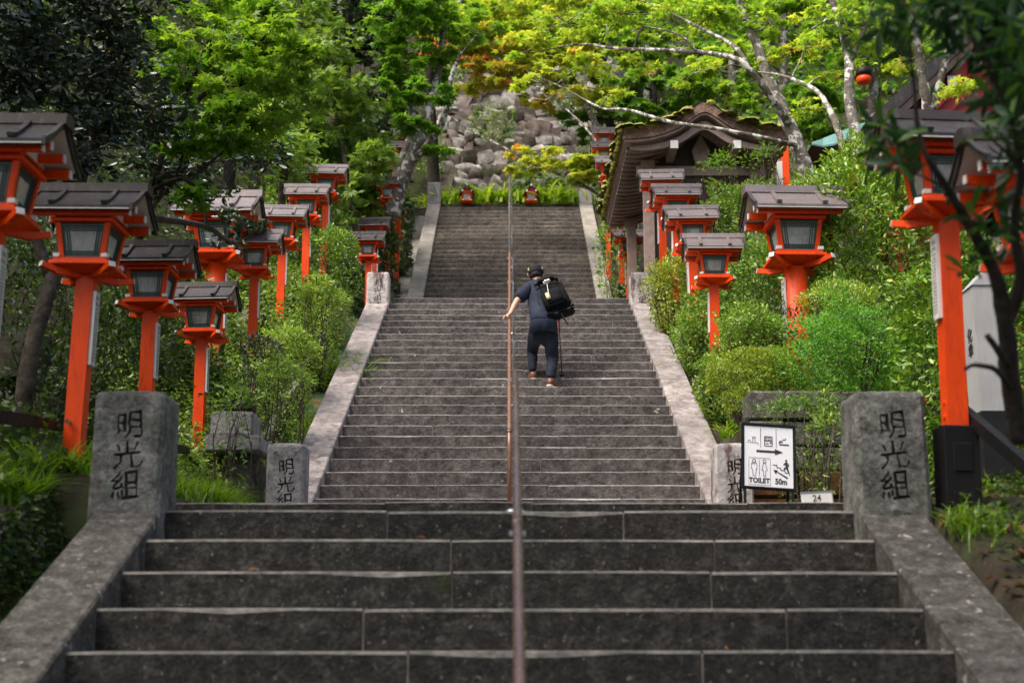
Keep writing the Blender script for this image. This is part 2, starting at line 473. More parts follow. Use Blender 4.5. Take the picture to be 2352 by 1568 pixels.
# ------------------------------------------------------------------ terrain
PY_, PZ_ = [-12, 2.3, 8.07, 9.3, 13.3, 22.66, 27.9, 38.3, 41.6, 42.7, 47.0, 60.0, 110.0], \
           [-2.2, -1.95, 0.797, 0.90, 0.97, 5.71, 5.71, 12.39, 12.4, 12.45, 20.3, 31.0, 62.0]


def prof(y):
    return np.interp(y, PY_, PZ_)


def vnoise(x, y):
    return (np.sin(x * 1.7 + 1.3 * np.sin(y * 0.9)) * np.cos(y * 1.3 + 0.7 * np.sin(x * 1.1)) + 0.5 * np.sin(x * 4.1 + y * 2.3) * np.cos(y * 3.7 - x))


def ground(x, y):
    x = np.asarray(x, dtype=float)
    y = np.asarray(y, dtype=float)
    p = prof(y)
    n = vnoise(x, y)
    ax = np.abs(x)
    core = p - 0.45
    # left bank
    tz = np.clip((y - 4.5) / 1.0, 0, 1) * np.clip((9.6 - y) / 0.6, 0, 1)
    pl_ = p * (1 - tz) + np.maximum(p, 0.62 + 0.16 * np.clip((y - 7.6) / 1.0, 0, 1)) * tz
    l = pl_ + 0.04 + 0.20 * (ax - 2.8) + np.clip(ax - 4.0, 0, 6) * 0.95 + np.clip(ax - 10, 0, None) * 0.35 + 0.05 * n
    on_land = (y > 8.7) & (y < 13.35)
    l = np.where(on_land, l + 0.22, l)
    l = np.where((ax < 2.78) & ~on_land, p - 0.42, l)
    # right side: flat landing in front, raised bank behind the low retaining wall
    lift = np.clip((y - 14.0) / 0.25, 0, 1) * np.clip((24.0 - y) / 3.0, 0, 1)
    rb = np.maximum(p, p * (1 - lift) + 2.3 * lift)
    r = rb + 0.02 + 0.10 * (ax - 2.4) + np.clip(ax - 6.5, 0, 8) * 0.45 + np.clip(ax - 14, 0, None) * 0.3 + 0.05 * n
    side = np.where(x < 0, l, r)
    z = np.where(ax < 2.34, core, side)
    far = np.clip((y - 42.6) / 1.5, 0, 1)
    z = z * (1 - far) + (p + 0.02 * ax * ax + 0.25 * n) * far
    return z


xs = np.concatenate([np.arange(-46, -9, 1.5), np.arange(-9, 9.01, 0.2), np.arange(10.5, 47, 1.5)])
ys = np.concatenate([np.arange(-12, 2, 1.0), np.arange(2, 47, 0.25), np.arange(47, 111, 1.6)])
XX, YY = np.meshgrid(xs, ys, indexing='ij')
ZZ = ground(XX, YY)
mb = MB()
nx, ny = len(xs), len(ys)
mb.v = list(zip(XX.ravel().tolist(), YY.ravel().tolist(), ZZ.ravel().tolist()))
mb.f = [[i * ny + j, (i + 1) * ny + j, (i + 1) * ny + j + 1, i * ny + j + 1] for i in range(nx - 1) for j in range(ny - 1)]
mb.m = [0] * len(mb.f)
tag(mb.build('hillside_ground', MT['soil'], smooth=True), 'dark mossy soil of the wooded hillside beside the stairs', kind='structure')

HW = 1.95          # half width of the flights
RW = 0.363         # width of ramps and pillars


# ------------------------------------------------------------------ stone stairs
def block_mesh(x0, x1, y, z, run, rise, mats, wob=0.0035, bev=0.0065):
    b = bev + random.uniform(-0.002, 0.002)
    n = max(2, int((x1 - x0) / 0.3))
    dz, dy = random.uniform(-0.004, 0.004), random.uniform(-0.006, 0.005)
    vs, fs, ms = [], [], []
    for i in range(n + 1):
        x = x0 + (x1 - x0) * i / n
        e = 0.006 if i in (0, n) else 0.0
        j = random.uniform(-wob, wob)
        k = random.uniform(-wob, wob)
        chip = random.random() < 0.06 and 0 < i < n
        bb = b * (2.4 if chip else 1.0)
        vs += [(x, y + dy + k + e, z - rise + 0.002), (x, y + dy + j + e * 0.5, z + dz - bb - e * 0.4),
               (x, y + dy + j + bb * 0.35 + e, z + dz - bb * 0.3 - e * 0.4), (x, y + dy + j + bb + e, z + dz - e * 0.4),
               (x, y + run + 0.03, z + dz * 0.5 + 0.001)]
    for i in range(n):
        a, c = i * 5, (i + 1) * 5
        for q in range(4):
            fs.append((a + q, c + q, c + q + 1, a + q + 1))
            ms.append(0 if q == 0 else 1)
    fs.append((0, 1, 2, 3, 4))
    ms.append(0)
    e = n * 5
    fs.append((e + 4, e + 3, e + 2, e + 1, e))
    ms.append(0)
    m = MB()
    m.v, m.f, m.m = vs, [list(f) for f in fs], ms
    return m


def flight(label, noses, run, rise, mats, ramp_mat, ramp_y, blk):
    root = empty('stone_stairs', (0, noses[0][0], noses[0][1]))
    tag(root, label, 'stairs', 'stone stair flights', 'structure')
    core = MB()
    for i, (y, z) in enumerate(noses):
        x = -HW
        gap = 0.010
        while x < HW - 0.05:
            ln = random.uniform(*blk)
            x2 = min(HW, x + ln)
            if HW - x2 < 0.35:
                x2 = HW
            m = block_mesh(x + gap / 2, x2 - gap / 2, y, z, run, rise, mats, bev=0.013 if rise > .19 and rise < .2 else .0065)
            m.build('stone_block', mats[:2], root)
            x = x2
        core.box(-HW, HW, y + 0.016, y + run + 0.3, z - rise - 0.25, z - 0.014)
    core.build('mortar_bed', mats[2], root)
    for s in (-1, 1):
        y0, y1, line = ramp_y
        L = y1 - y0
        n = max(2, round(L / 1.5))
        cuts = [y0 + L * (i + (random.uniform(-0.15, 0.15) if 0 < i < n else 0)) / n for i in range(n + 1)]
        for a, b in zip(cuts[:-1], cuts[1:]):
            xi, xo = s * HW, s * (HW + RW)
            lo, hi = min(xi, xo), max(xi, xo)
            dz = random.uniform(-0.006, 0.006)
            m = MB()
            m.prism([(a + 0.004, line(a) + dz - 0.75), (b - 0.004, line(b) + dz - 0.75), (b - 0.004, line(b) + dz), (a + 0.004, line(a) + dz)], 'x', lo, hi)
            o = m.build('ramp_slab', ramp_mat, root)
            bevel_mesh(o.data, 0.012, 1)
    return root


F1 = [(8.07 - 0.4243 * k, 0.797 - 0.195 * k) for k in range(14)]
flight('lower flight of dark mossy stone steps nearest the viewer', F1, 0.4243, 0.195,
       (MT['riser_low'], MT['tread_low'], MT['mortar']), MT['ramp_low'],
       (2.6, 7.93, lambda y: 0.797 + (y - 8.07) * 0.4596 + 0.03), (0.9, 2.0))
F2 = [(22.66 - (26 - k) * 0.368, 0.97 + 0.1823 * k) for k in range(1, 27)]
flight('middle flight of grey stone steps the climber is on', F2, 0.368, 0.1823,
       (MT['riser'], MT['tread'], MT['mortar']), MT['ramp'],
       (13.82, 22.2, lambda y: 0.4954 * y - 5.516 + 0.03), (0.75, 1.5))
F3 = [(38.3 - (32 - k) * 0.332, 5.71 + 0.2086 * k) for k in range(1, 33)]
flight('upper flight of brown stone steps leading to the rock wall', F3, 0.332, 0.2086,
       (MT['riser_high'], MT['tread'], MT['riser_high']), MT['ramp_high'],
       (27.9, 38.1, lambda y: 0.6283 * y - 11.67 + 0.03), (0.9, 1.8))

# landings, paved with flags
land = empty('landing_pavement', (0, 11, 0.95))
tag(land, 'stone paved landing between the lower and middle flights', kind='structure')
x = -HW - RW
while x < HW + RW - 0.05:
    x2 = min(x + random.uniform(0.8, 1.5), HW + RW)
    m = block_mesh(x + 0.003, x2 - 0.003, 9.3, 0.97, 0.45, 0.19, None)
    m.build('kerb_block', [MT['riser_low'], MT['tread_low']], land)
    x = x2
for (a, b, z) in ((8.5, 9.34, 0.795), (9.78, 13.5, 0.966)):
    y = a
    while y < b - 0.05:
        y2 = min(b, y + 0.62)
        x = -HW - RW
        while x < 2.9 - 0.05:
            x2 = min(x + random.uniform(0.6, 1.1), 2.9)
            m = MB()
            m.box(x + 0.004, x2 - 0.004, y + 0.004, y2 - 0.004, z - 0.12, z + random.uniform(-0.004, 0.003))
            m.build('flagstone', MT['riser_low'], land)
            x = x2
        y = y2
m = MB()
m.box(-HW - RW, 2.9, 8.4, 13.5, 0.6, 0.70)
m.build('mortar_bed', MT['mortar'], land)
land2 = empty('landing_pavement', (0, 25, 5.7))
tag(land2, 'stone paved landing between the middle and upper flights', kind='structure')
m = MB()
m.box(-HW - RW, HW + RW, 23.02, 28.05, 5.4, 5.705)
m.build('paving_slab', MT['riser_high'], land2)
land3 = empty('landing_pavement', (0, 40, 12.38))
tag(land3, 'top landing in front of the rock wall', kind='structure')
m = MB()
m.box(-3.2, 3.4, 38.62, 42.2, 12.0, 12.38)
m.build('paving_slab', MT['riser_high'], land3)


# ------------------------------------------------------------------ gutter channels left of the stairs
def gutter(label, y0, y1, line, mat, n=8):
    root = empty('stone_gutter', (-2.55, y0, float(line(y0))))
    tag(root, label, 'gutter', 'gutters beside the stairs', 'structure')
    m = MB()
    for i in range(n):
        a, b = y0 + (y1 - y0) * i / n, y0 + (y1 - y0) * (i + 1) / n
        m.add([(-2.74, a, line(a) - 0.33), (-2.318, a, line(a) - 0.33), (-2.318, b, line(b) - 0.33), (-2.74, b, line(b) - 0.33)], [(0, 1, 2, 3)])
    m.build('channel_bed', mat, root)
    for i in range(n):
        a, b = y0 + (y1 - y0) * i / n, y0 + (y1 - y0) * (i + 1) / n
        m = MB()
        m.prism([(a + .004, line(a) - 0.55), (b - .004, line(b) - 0.55), (b - .004, line(b) - 0.02), (a + .004, line(a) - 0.02)], 'x', -2.84, -2.742)
        m.build('kerb_stone', MT['concrete'], root)
    return root


gutter('dark green gutter beside the lower left ramp', 3.0, 8.2, lambda y: 0.797 + (y - 8.07) * 0.4596, MT['algae'])
gutter('algae streaked gutter beside the middle left ramp', 13.6, 22.6, lambda y: 0.4954 * y - 5.516, MT['algae'], 10)
gutter('grey concrete gutter beside the upper left ramp', 28.2, 38.2, lambda y: 0.6283 * y - 11.67, MT['concrete'], 10)


# ------------------------------------------------------------------ pillars with engraved characters
def pillar(label, s, yf, top, base, mat, text, tsize, tz, extra=None, groove='groove', w=RW):
    cx = s * (HW + w / 2)
    root = empty('stone_pillar', (cx, yf + w / 2, base))
    h = top - base
    bm = bmesh.new()
    d = w / 2
    c = 0.022
    ring = [(-d + c, -d), (d - c, -d), (d, -d + c), (d, d - c), (d - c, d), (-d + c, d), (-d, d - c), (-d, -d + c)]
    levels = [(0, 1.02), (h * 0.5, 1.0), (h - 0.05, 0.985), (h - 0.022, 0.93), (h, 0.45)]
    rows = [[bm.verts.new((px * k + random.uniform(-.003, .003), py * k + random.uniform(-.003, .003), z)) for px, py in ring] for z, k in levels]
    for a, b in zip(rows[:-1], rows[1:]):
        for i in range(8):
            bm.faces.new((a[i], a[(i + 1) % 8], b[(i + 1) % 8], b[i]))
    bm.faces.new(rows[-1])
    bm.faces.new(list(reversed(rows[0])))
    bmesh.ops.recalc_face_normals(bm, faces=bm.faces)
    me = bpy.data.meshes.new('pillar_shaft')
    bm.to_mesh(me)
    bm.free()
    me.materials.append(mat)
    o = link('shaft', me, root)
    if text:
        try:
            cuts = []
            for body, size, tx, tzz in [(text, tsize, 0, tz)] + (extra or []):
                tm = text_mesh(body, size, 0.06, MT[groove], 1.0, bold=size * 0.004, warp=0.10)
                cuts.append(link('temporary_cutter', tm, root, (tx, -d * 1.0, tzz), (R(90), 0, 0)))
            for cobj in cuts:
                md = o.modifiers.new('engrave', 'BOOLEAN')
                md.object = cobj
                md.operation = 'DIFFERENCE'
                md.solver = 'EXACT'
                md.use_self = True
                md.material_mode = 'TRANSFER'
            m2 = evaluated(o)
            o.modifiers.clear()
            if len(m2.polygons) > 60:
                o.data = m2
            for cobj in cuts:
                bpy.data.objects.remove(cobj)
        except Exception as ex:
            print('engrave failed', ex)
    tag(root, label, 'pillar', 'stone pillars at the ends of the ramps')
    return root


KJ = '明\n光\n組'
pillar('large lichen grey engraved pillar left of the nearest steps', -1, 7.93, 1.475, 0.55, MT['pillar'], KJ, 0.17, 0.53, w=.40)
pillar('large lichen grey engraved pillar right of the nearest steps', 1, 7.93, 1.475, 0.55, MT['pillar'], KJ, 0.17, 0.53, w=.40)
pillar('pale speckled engraved pillar at foot of the middle flight, left', -1, 13.45, 1.98, 0.9, MT['pillar_mid'], KJ, 0.165, 0.66,
       [('都', 0.055, -0.10, 0.96), ('京', 0.055, 0.09, 0.96)])
pillar('red stained engraved pillar partly behind the white toilet sign', 1, 13.45, 1.98, 0.9, MT['pillar_red'], KJ, 0.165, 0.66)
pillar('pillar with purple stain at top left of the middle flight', -1, 22.2, 6.05, 5.1, MT['pillar_red'], KJ, 0.14, 0.60, groove='ramp')
pillar('pale pillar behind bush at top right of the middle flight', 1, 22.2, 6.05, 5.1, MT['pillar_red'], KJ, 0.14, 0.60, groove='ramp')
pillar('grey pillar at top left of the upper flight', -1, 38.1, 12.98, 12.0, MT['pillar_mid'], None, 0.14, 0.62)
pillar('grey pillar at top right of the upper flight', 1, 38.1, 12.98, 12.0, MT['pillar_mid'], None, 0.14, 0.62)


# ------------------------------------------------------------------ handrails
def handrail(label, path, rad, mat, posts, px=0.0, bend=True, post_mat='steel'):
    root = empty('handrail', (px, path[0][0], path[0][1]))
    tag(root, label, 'handrail', 'handrails up the middle of the stairs')
    m = MB()
    pts = [Vector((px, y, z)) for y, z in path]
    m.tube(pts, rad, 12)
    m.build('pipe', mat, root, smooth=True)
    for (y, zt, zb) in posts:
        m = MB()
        ox = px + (0.0 if mat is MT['rail_low'] else rad * 2.4)
        m.tube([(px, y, zt - rad * 0.6), (ox, y, zt - rad * 1.6), (ox, y, zt - 0.12), (ox, y, zb)], rad * 0.62, 10)
        p = m.build('rail_post', MT[post_mat], root, smooth=True)
        m = MB()
        m.tube([(ox, y, zb + 0.022), (ox, y, zb + 0.012), (ox, y, zb)], [0.032, 0.055, 0.06], 14)
        m.build('base_plate', MT[post_mat], p)
        m = MB()
        m.box(px - rad * 1.6, px + rad * 1.6, y - 0.018, y + 0.018, zt - rad * 1.5, zt - rad * 0.6)
        m.build('bracket', MT['steel'], root)
    # joint sleeves on the pipe
    for q in (0.35, 0.72):
        i = min(len(pts) - 2, int(q * (len(pts) - 1)))
        a = pts[i].lerp(pts[i + 1], 0.5)
        d = (pts[i + 1] - pts[i]).normalized()
        m = MB()
        m.tube([a - d * 0.03, a + d * 0.03], rad * 1.12, 12)
        m.build('sleeve', MT['steel'] if mat is MT['rail_grey'] else MT['rail_low'], root, smooth=True)
    return root


def step_z(noses, y):
    z = noses[0][1] if noses[0][1] < noses[-1][1] else noses[-1][1]
    for (ny_, nz_) in noses:
        if ny_ <= y:
            z = max(z, nz_)
    return z


l1 = lambda y: 0.797 + 0.84 + (y - 8.07) * 0.4596
handrail('thick purple brown handrail running up from the viewer',
         [(1.2, l1(1.2)), (4, l1(4)), (7.2, l1(7.2)), (7.25, l1(7.25)), (8.28, 1.62), (8.36, 1.625)], 0.0195, MT['rail_low'],
         [(8.2, 1.59, 0.797), (5.55, l1(5.55), step_z(F1, 5.55)), (3.2, l1(3.2), step_z(F1, 3.2))], 0.03)
l2 = lambda y: 0.4954 * y - 5.516 + 0.80
handrail('copper brown handrail the climber rests a hand on',
         [(13.84, 1.02), (13.845, 1.98), (13.9, 2.09), (14.0, l2(14.0))] + [(y, l2(y)) for y in (16, 18.2, 20, 22.3)] + [(22.45, l2(22.45) + 0.02)], 0.0215, MT['rail'],
         [(y, l2(y), step_z(F2, y)) for y in (15.6, 17.25, 18.85, 20.5, 22.2)], -0.005)
l3 = lambda y: 0.6283 * y - 11.67 + 0.80
handrail('thin grey handrail up the highest flight', [(28.2, 5.75), (28.25, l3(28.2) - 0.05), (28.3, l3(28.3)), (33, l3(33)), (38.3, l3(38.3)), (38.35, l3(38.3))],
         0.024, MT['rail_grey'], [(y, l3(y), step_z(F3, y)) for y in (30.5, 33.0, 35.5, 38.1)], -0.01)


# ------------------------------------------------------------------ vermilion lanterns
# head in local metres (large size), z = 0 at the top of the post, ridge along x
def lantern_parts(dark):
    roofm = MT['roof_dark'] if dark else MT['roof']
    parts = []            # (name, mesh, parent index or None)

    def add(name, m, mats, parent=None, bev=0.0):
        me = m.mesh(name, mats)
        if bev:
            bevel_mesh(me, bev)
        parts.append((name, me, parent))
        return len(parts) - 1
    # four bracket arms reaching to the corners, tips turned up
    for sx in (-1, 1):
        for sy in (-1, 1):
            m = MB()
            d = Vector((sx, sy, 0)).normalized()
            m.bar(Vector((0, 0, 0.035)), d * 0.36 + Vector((0, 0, 0.035)), 0.07, 0.068)
            m.bar(d * 0.352 + Vector((0, 0, 0.040)), d * 0.51 + Vector((0, 0, 0.078)), 0.068, 0.055)
            i = add('bracket_arm', m, MT['red'])
            m = MB()
            m.bar(d * 0.5105 + Vector((0, 0, 0.078)), d * 0.518 + Vector((0, 0, 0.080)), 0.069, 0.056)
            add('end_cap', m, MT['white'], i)
    # sloping boards under the box and the platform
    m = MB()
    a, b = 0.10, 0.30
    vs = [(sx * a, sy * a, 0.045) for sx, sy in ((-1, -1), (1, -1), (1, 1), (-1, 1))] + [(sx * b, sy * b, 0.095) for sx, sy in ((-1, -1), (1, -1), (1, 1), (-1, 1))]
    m.add(vs, [(0, 1, 5, 4), (1, 2, 6, 5), (2, 3, 7, 6), (3, 0, 4, 7), (3, 2, 1, 0), (4, 5, 6, 7)])
    add('tray', m, MT['red'])
    m = MB()
    m.box(-0.31, 0.31, -0.31, 0.31, 0.0965, 0.135)
    add('platform', m, MT['red'], None, 0.006)
    m = MB()
    m.box(-0.275, 0.275, -0.275, 0.275, 0.136, 0.172)
    add('sill', m, MT['red'], None, 0.005)
    zb, zt = 0.172, 0.545
    wb, wt = 0.225, 0.275

    def lerp(z):
        k = (z - zb) / (zt - zb)
        return wb + (wt - wb) * k
    for sx in (-1, 1):
        for sy in (-1, 1):
            m = MB()
            m.bar((sx * (wb - 0.02), sy * (wb - 0.02), zb), (sx * (wt - 0.02), sy * (wt - 0.02), zt), 0.05, 0.05, 0, (0, 1, 0))
            i = add('corner_post', m, MT['red'])
            m = MB()
            m.box(sx * 0.247 - 0.034, sx * 0.247 + 0.034, sy * 0.247 - 0.034, sy * 0.247 + 0.034, 0.1725, 0.215)
            add('white_foot', m, MT['white'], i, 0.004)
    # panes with green frame and lattice
    for q in range(4):
        M = Matrix.Rotation(q * math.pi / 2, 4, 'Z')

        def fp(u, z, off):
            return M @ Vector((u, -(lerp(z) - 0.022 + off), z))
        m = MB()
        c, z0, z1 = 0.0, zb + 0.012, zt - 0.012
        m.add([fp(-lerp(z0) + 0.045, z0, -0.01), fp(lerp(z0) - 0.045, z0, -0.01), fp(lerp(z1) - 0.045, z1, -0.01), fp(-lerp(z1) + 0.045, z1, -0.01)], [(0, 1, 2, 3)])
        i = add('pane', m, MT['pane'])
        m = MB()

        def strip(p0, p1, w):
            a_, b_ = fp(*p0), fp(*p1)
            m.bar(a_, b_, w, 0.012, 0, M @ Vector((0, -1, 0)))
        e = 0.046
        for sgn in (-1, 1):
            strip((sgn * (lerp(z0) - e - 0.008), z0, 0.002), (sgn * (lerp(z1) - e - 0.008), z1, 0.002), 0.024)
            for k in (0.045, 0.07):
                strip((sgn * (lerp(z0) - e - k), z0, 0.0), (sgn * (lerp(z1) - e - k), z1, 0.0), 0.008)
        for zz, w in ((z0 + 0.012, 0.024), (z1 - 0.012, 0.024)):
            strip((-lerp(zz) + e, zz, 0.003), (lerp(zz) - e, zz, 0.003), w)
        for zz in (z0 + 0.042, z0 + 0.066, z1 - 0.042, z1 - 0.066):
            strip((-lerp(zz) + e, zz, 0.001), (lerp(zz) - e, zz, 0.001), 0.008)
        add('lattice', m, MT['green'], i)
    # top frame and frieze with slots
    m = MB()
    m.box(-0.315, 0.315, -0.315, 0.315, 0.546, 0.585)
    add('top_frame', m, MT['red'], None, 0.005)
    m = MB()
    m.box(-0.285, 0.285, -0.285, 0.285, 0.5855, 0.655)
    fr = add('frieze', m, MT['red'])
    m = MB()
    for q in range(4):
        M = Matrix.Rotation(q * math.pi / 2, 4, 'Z')
        m.box(-0.15, 0.15, -0.2885, -0.284, 0.613, 0.628, 0, M)
    add('slot', m, MT['black'], fr)
    # purlins with white ends
    for sy in (-1, 1):
        for (yy, zz, hx) in ((0.36, 0.625, 0.50), (0.17, 0.705, 0.50)):
            m = MB()
            m.box(-hx, hx, sy * yy - 0.03, sy * yy + 0.03, zz - 0.035, zz + 0.035)
            i = add('purlin', m, MT['red'])
            for sx in (-1, 1):
                m = MB()
                m.box(sx * hx + min(0, sx * 0.012), sx * hx + max(0, sx * 0.012), sy * yy - 0.031, sy * yy + 0.031, zz - 0.036, zz + 0.036)
                add('end_cap', m, MT['white'], i)
    for sx in (-1, 1):
        m = MB()
        for xx in (0.20,):
            m.box(sx * xx - 0.022, sx * xx + 0.022, -0.42, 0.42, 0.656, 0.688)
        add('rafter', m, MT['white'])
    # gable walls (plain white boards inside the purlins)
    for sx in (-1, 1):
        m = MB()
        m.prism([(-0.33, 0.66), (0.33, 0.66), (0, 0.90)], 'x', sx * 0.27 - 0.01, sx * 0.27 + 0.01)
        add('gable_board', m, MT['soffit'])
    # roof: two gently curved slopes
    prof_ = [(0.0, 1.01), (0.15, 0.88), (0.31, 0.762), (0.475, 0.668)]
    for sy in (-1, 1):
        m = MB()
        top = [(sy * y, z) for y, z in prof_]
        bot = [(sy * y, z - 0.03) for y, z in reversed(prof_)]
        m.prism(top + bot, 'x', -0.535, 0.535)
        i = add('roof_slope', m, roofm)
        m = MB()
        bot2 = [(sy * y, z - 0.033) for y, z in prof_]
        m.prism(bot2 + [(y, z - 0.010) for y, z in reversed(bot2)], 'x', -0.525, 0.525)
        add('soffit_board', m, MT['soffit'], i)
        m = MB()
        m.box(-0.545, 0.545, sy * 0.445 - 0.028, sy * 0.445 + 0.028, 0.622, 0.656)
        add('fascia', m, roofm, i)
        for sx in (-1, 1):
            m = MB()
            for (y0, z0), (y1, z1) in zip(prof_[:-1], prof_[1:]):
                m.bar((sx * 0.27, sy * y0, z0 + 0.016), (sx * 0.27, sy * (y1 + 0.004), z1 + 0.016), 0.052, 0.034)
            m.bar((sx * 0.27, sy * 0.42, 0.718), (sx * 0.27, sy * 0.492, 0.694), 0.062, 0.03)
            add('roof_rib', m, roofm, i)
            # barge board closing the roof end: dark edge, white face
            m = MB()
            pr = [(sy * y, z + 0.008) for y, z in prof_] + [(sy * y, z - 0.055) for y, z in reversed(prof_)]
            m.prism(pr, 'x', min(sx * 0.537, sx * 0.556), max(sx * 0.537, sx * 0.556))
            j = add('barge_board', m, MT['roof_edge'])
            m = MB()
            pr = [(sy * y, z + 0.022) for y, z in prof_] + [(sy * y, z + 0.009) for y, z in reversed(prof_)]
            m.prism(pr, 'x', min(sx * 0.530, sx * 0.572), max(sx * 0.530, sx * 0.572))
            add('verge_strip', m, MT['roof_edge'], j)
    m = MB()
    m.prism([(-0.118, 0.925), (0.118, 0.925), (0.098, 1.022), (0.0, 1.045), (-0.098, 1.022)], 'x', -0.59, 0.59)
    add('ridge_cap', m, roofm)
    return parts


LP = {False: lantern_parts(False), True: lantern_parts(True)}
_m = MB(); _m.box(-0.058, 0.058, -0.058, 0.058, 0, 1)
POST_SQ = _m.mesh('post', MT['red'])
_m = MB(); _m.tube([(0, 0, 0), (0, 0, 0.12), (0, 0, 1)], [0.16, 0.155, 0.14], 28)
POST_RD = _m.mesh('post', MT['red'], True)
_m = MB(); _m.box(-0.10, 0.10, -0.10, 0.10, -0.5, 0.36); _m.box(-0.055, 0.055, -0.108, -0.1, 0.10, 0.26)
BASE_SQ = bevel_mesh(_m.mesh('post_base', MT['black']), 0.012)
_m = MB(); _m.box(-0.011, 0.011, -0.045, 0.045, -0.5, 0)
PLAQUE = _m.mesh('plaque', MT['white'])
_m = MB()
_rr = random.Random(3)
for cx in (-0.02, 0.012):
    z = -0.03
    big = True
    while z > -0.47:
        hgt = 0.03 if z > -0.09 else 0.016
        for k in range(4):
            zz = z - hgt * k / 4
            y0 = cx - hgt * 0.4 + _rr.uniform(0, 0.004)
            _m.box(-0.0135, 0.0135, y0, y0 + hgt * _rr.uniform(0.3, 0.8), zz - 0.0022, zz)
        _m.box(-0.0136, 0.0136, cx - 0.001, cx + 0.001, z - hgt * 0.85, z)
        z -= hgt * 1.35
INK = _m.mesh('lettering', MT['ink'])
_m = MB(); _m.tube([(-0.03, 0, 0), (0.03, 0, 0)], 0.03, 12)
BOLT = _m.mesh('bolt', MT['red'])


def lantern(x, y, t, label, large=False, dark=False, side=1, base=True, group='vermilion lanterns', rz=0.0, gz=None, s=None):
    """ridge centre at pixel x,y and depth t"""
    if s is None and t < 28:
        t *= 1.083
        s = 1.0 if large else 0.65
    s = s or 0.60
    c = P(x, y, t)
    rz = R(random.uniform(-2.5, 2.5))
    zt = c.z - 1.035 * s                         # top of post
    g = float(ground(c.x, c.y)) if gz is None else gz
    root = empty('lantern', (c.x, c.y, g), rz)
    root.rotation_euler = (R(random.uniform(-.8, .8)), R(random.uniform(-.9, .9)), rz)
    tag(root, label, 'lantern', group)
    h = zt - g
    if large:
        link('post', POST_RD, root, (0, 0, -0.3), (0, 0, 0), (1.0, 1.0, h + 0.3 + 0.02))
    else:
        link('post', POST_SQ, root, (0, 0, -0.25), (0, 0, 0), (1, 1, h + 0.25 + 0.02))
        if base:
            b = link('post_base', BASE_SQ, root)
            for zz in (0.42, 0.50):
                link('bolt', BOLT, root, (0.0, 0, zz), (0, 0, 0), (2.2, 0.45, 0.45))
    objs = []
    for name, me, par in LP[dark]:
        if par is None:
            o = link(name, me, root, (0, 0, h), (0, 0, 0), (s, s, s))
        else:
            o = link(name, me, objs[par])
        objs.append(o)
    px = side * ((0.142 + 0.006) if large else 0.058 + 0.0115)
    k = 1.5 if large else 1.0
    pl = link('plaque', PLAQUE, root, (px, 0, h - 0.10 * s - 0.02), (0, 0, 0), (1, k, k))
    link('lettering', INK, pl)
    return root


LR = 'vermilion lanterns along the left of the stairs'
RR = 'vermilion lanterns along the right of the stairs'
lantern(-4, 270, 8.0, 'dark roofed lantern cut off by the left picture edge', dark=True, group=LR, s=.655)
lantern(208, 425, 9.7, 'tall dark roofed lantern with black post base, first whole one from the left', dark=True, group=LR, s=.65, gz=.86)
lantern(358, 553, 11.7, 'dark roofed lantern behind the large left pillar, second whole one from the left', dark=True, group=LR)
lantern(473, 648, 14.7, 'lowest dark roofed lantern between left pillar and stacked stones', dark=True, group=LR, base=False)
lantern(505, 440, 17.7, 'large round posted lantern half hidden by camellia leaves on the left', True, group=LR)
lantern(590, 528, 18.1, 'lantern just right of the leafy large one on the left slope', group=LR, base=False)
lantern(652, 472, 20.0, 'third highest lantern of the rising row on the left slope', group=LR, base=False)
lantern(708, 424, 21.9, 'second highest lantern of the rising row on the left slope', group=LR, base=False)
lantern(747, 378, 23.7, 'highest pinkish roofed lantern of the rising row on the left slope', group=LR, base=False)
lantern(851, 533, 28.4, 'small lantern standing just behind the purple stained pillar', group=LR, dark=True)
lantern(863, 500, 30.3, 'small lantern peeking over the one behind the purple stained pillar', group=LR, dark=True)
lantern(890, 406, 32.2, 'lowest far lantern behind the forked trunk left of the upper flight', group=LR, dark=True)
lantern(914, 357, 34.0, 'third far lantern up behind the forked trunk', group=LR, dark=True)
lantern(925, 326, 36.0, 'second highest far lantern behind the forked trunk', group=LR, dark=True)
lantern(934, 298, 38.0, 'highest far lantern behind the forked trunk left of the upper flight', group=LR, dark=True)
lantern(1818, 428, 15.8, 'large round posted lantern with pale roof before the big hedge', True, group=RR, side=-1)
lantern(1632, 537, 16.3, 'lowest square posted lantern of the right row, beside the large one', group=RR, side=-1)
lantern(1590, 473, 18.1, 'second lantern from the bottom of the right row', group=RR, side=-1)
lantern(1549, 422, 20.0, 'third lantern from the bottom of the right row', group=RR, side=-1)
lantern(1519, 391, 21.7, 'lantern at back of the right row, under the wooden gable', group=RR, side=-1)
lantern(1443, 527, 30.2, 'lantern under the mossy eave right of the upper flight', group=RR, side=-1)
lantern(1425, 503, 32.3, 'lantern mostly hidden behind the mossy eave', group=RR, side=-1)
lantern(1392, 360, 34.2, 'lantern behind the orange tinted maple branch, showing its black base', group=RR, side=-1)
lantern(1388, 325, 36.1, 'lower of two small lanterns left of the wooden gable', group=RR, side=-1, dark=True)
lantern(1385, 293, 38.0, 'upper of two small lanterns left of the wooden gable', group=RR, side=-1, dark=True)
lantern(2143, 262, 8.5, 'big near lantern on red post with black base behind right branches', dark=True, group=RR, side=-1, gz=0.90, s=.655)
lantern(2392, 300, 7.0, 'near lantern cut off by the right picture edge', dark=True, group=RR, side=-1, s=.665)


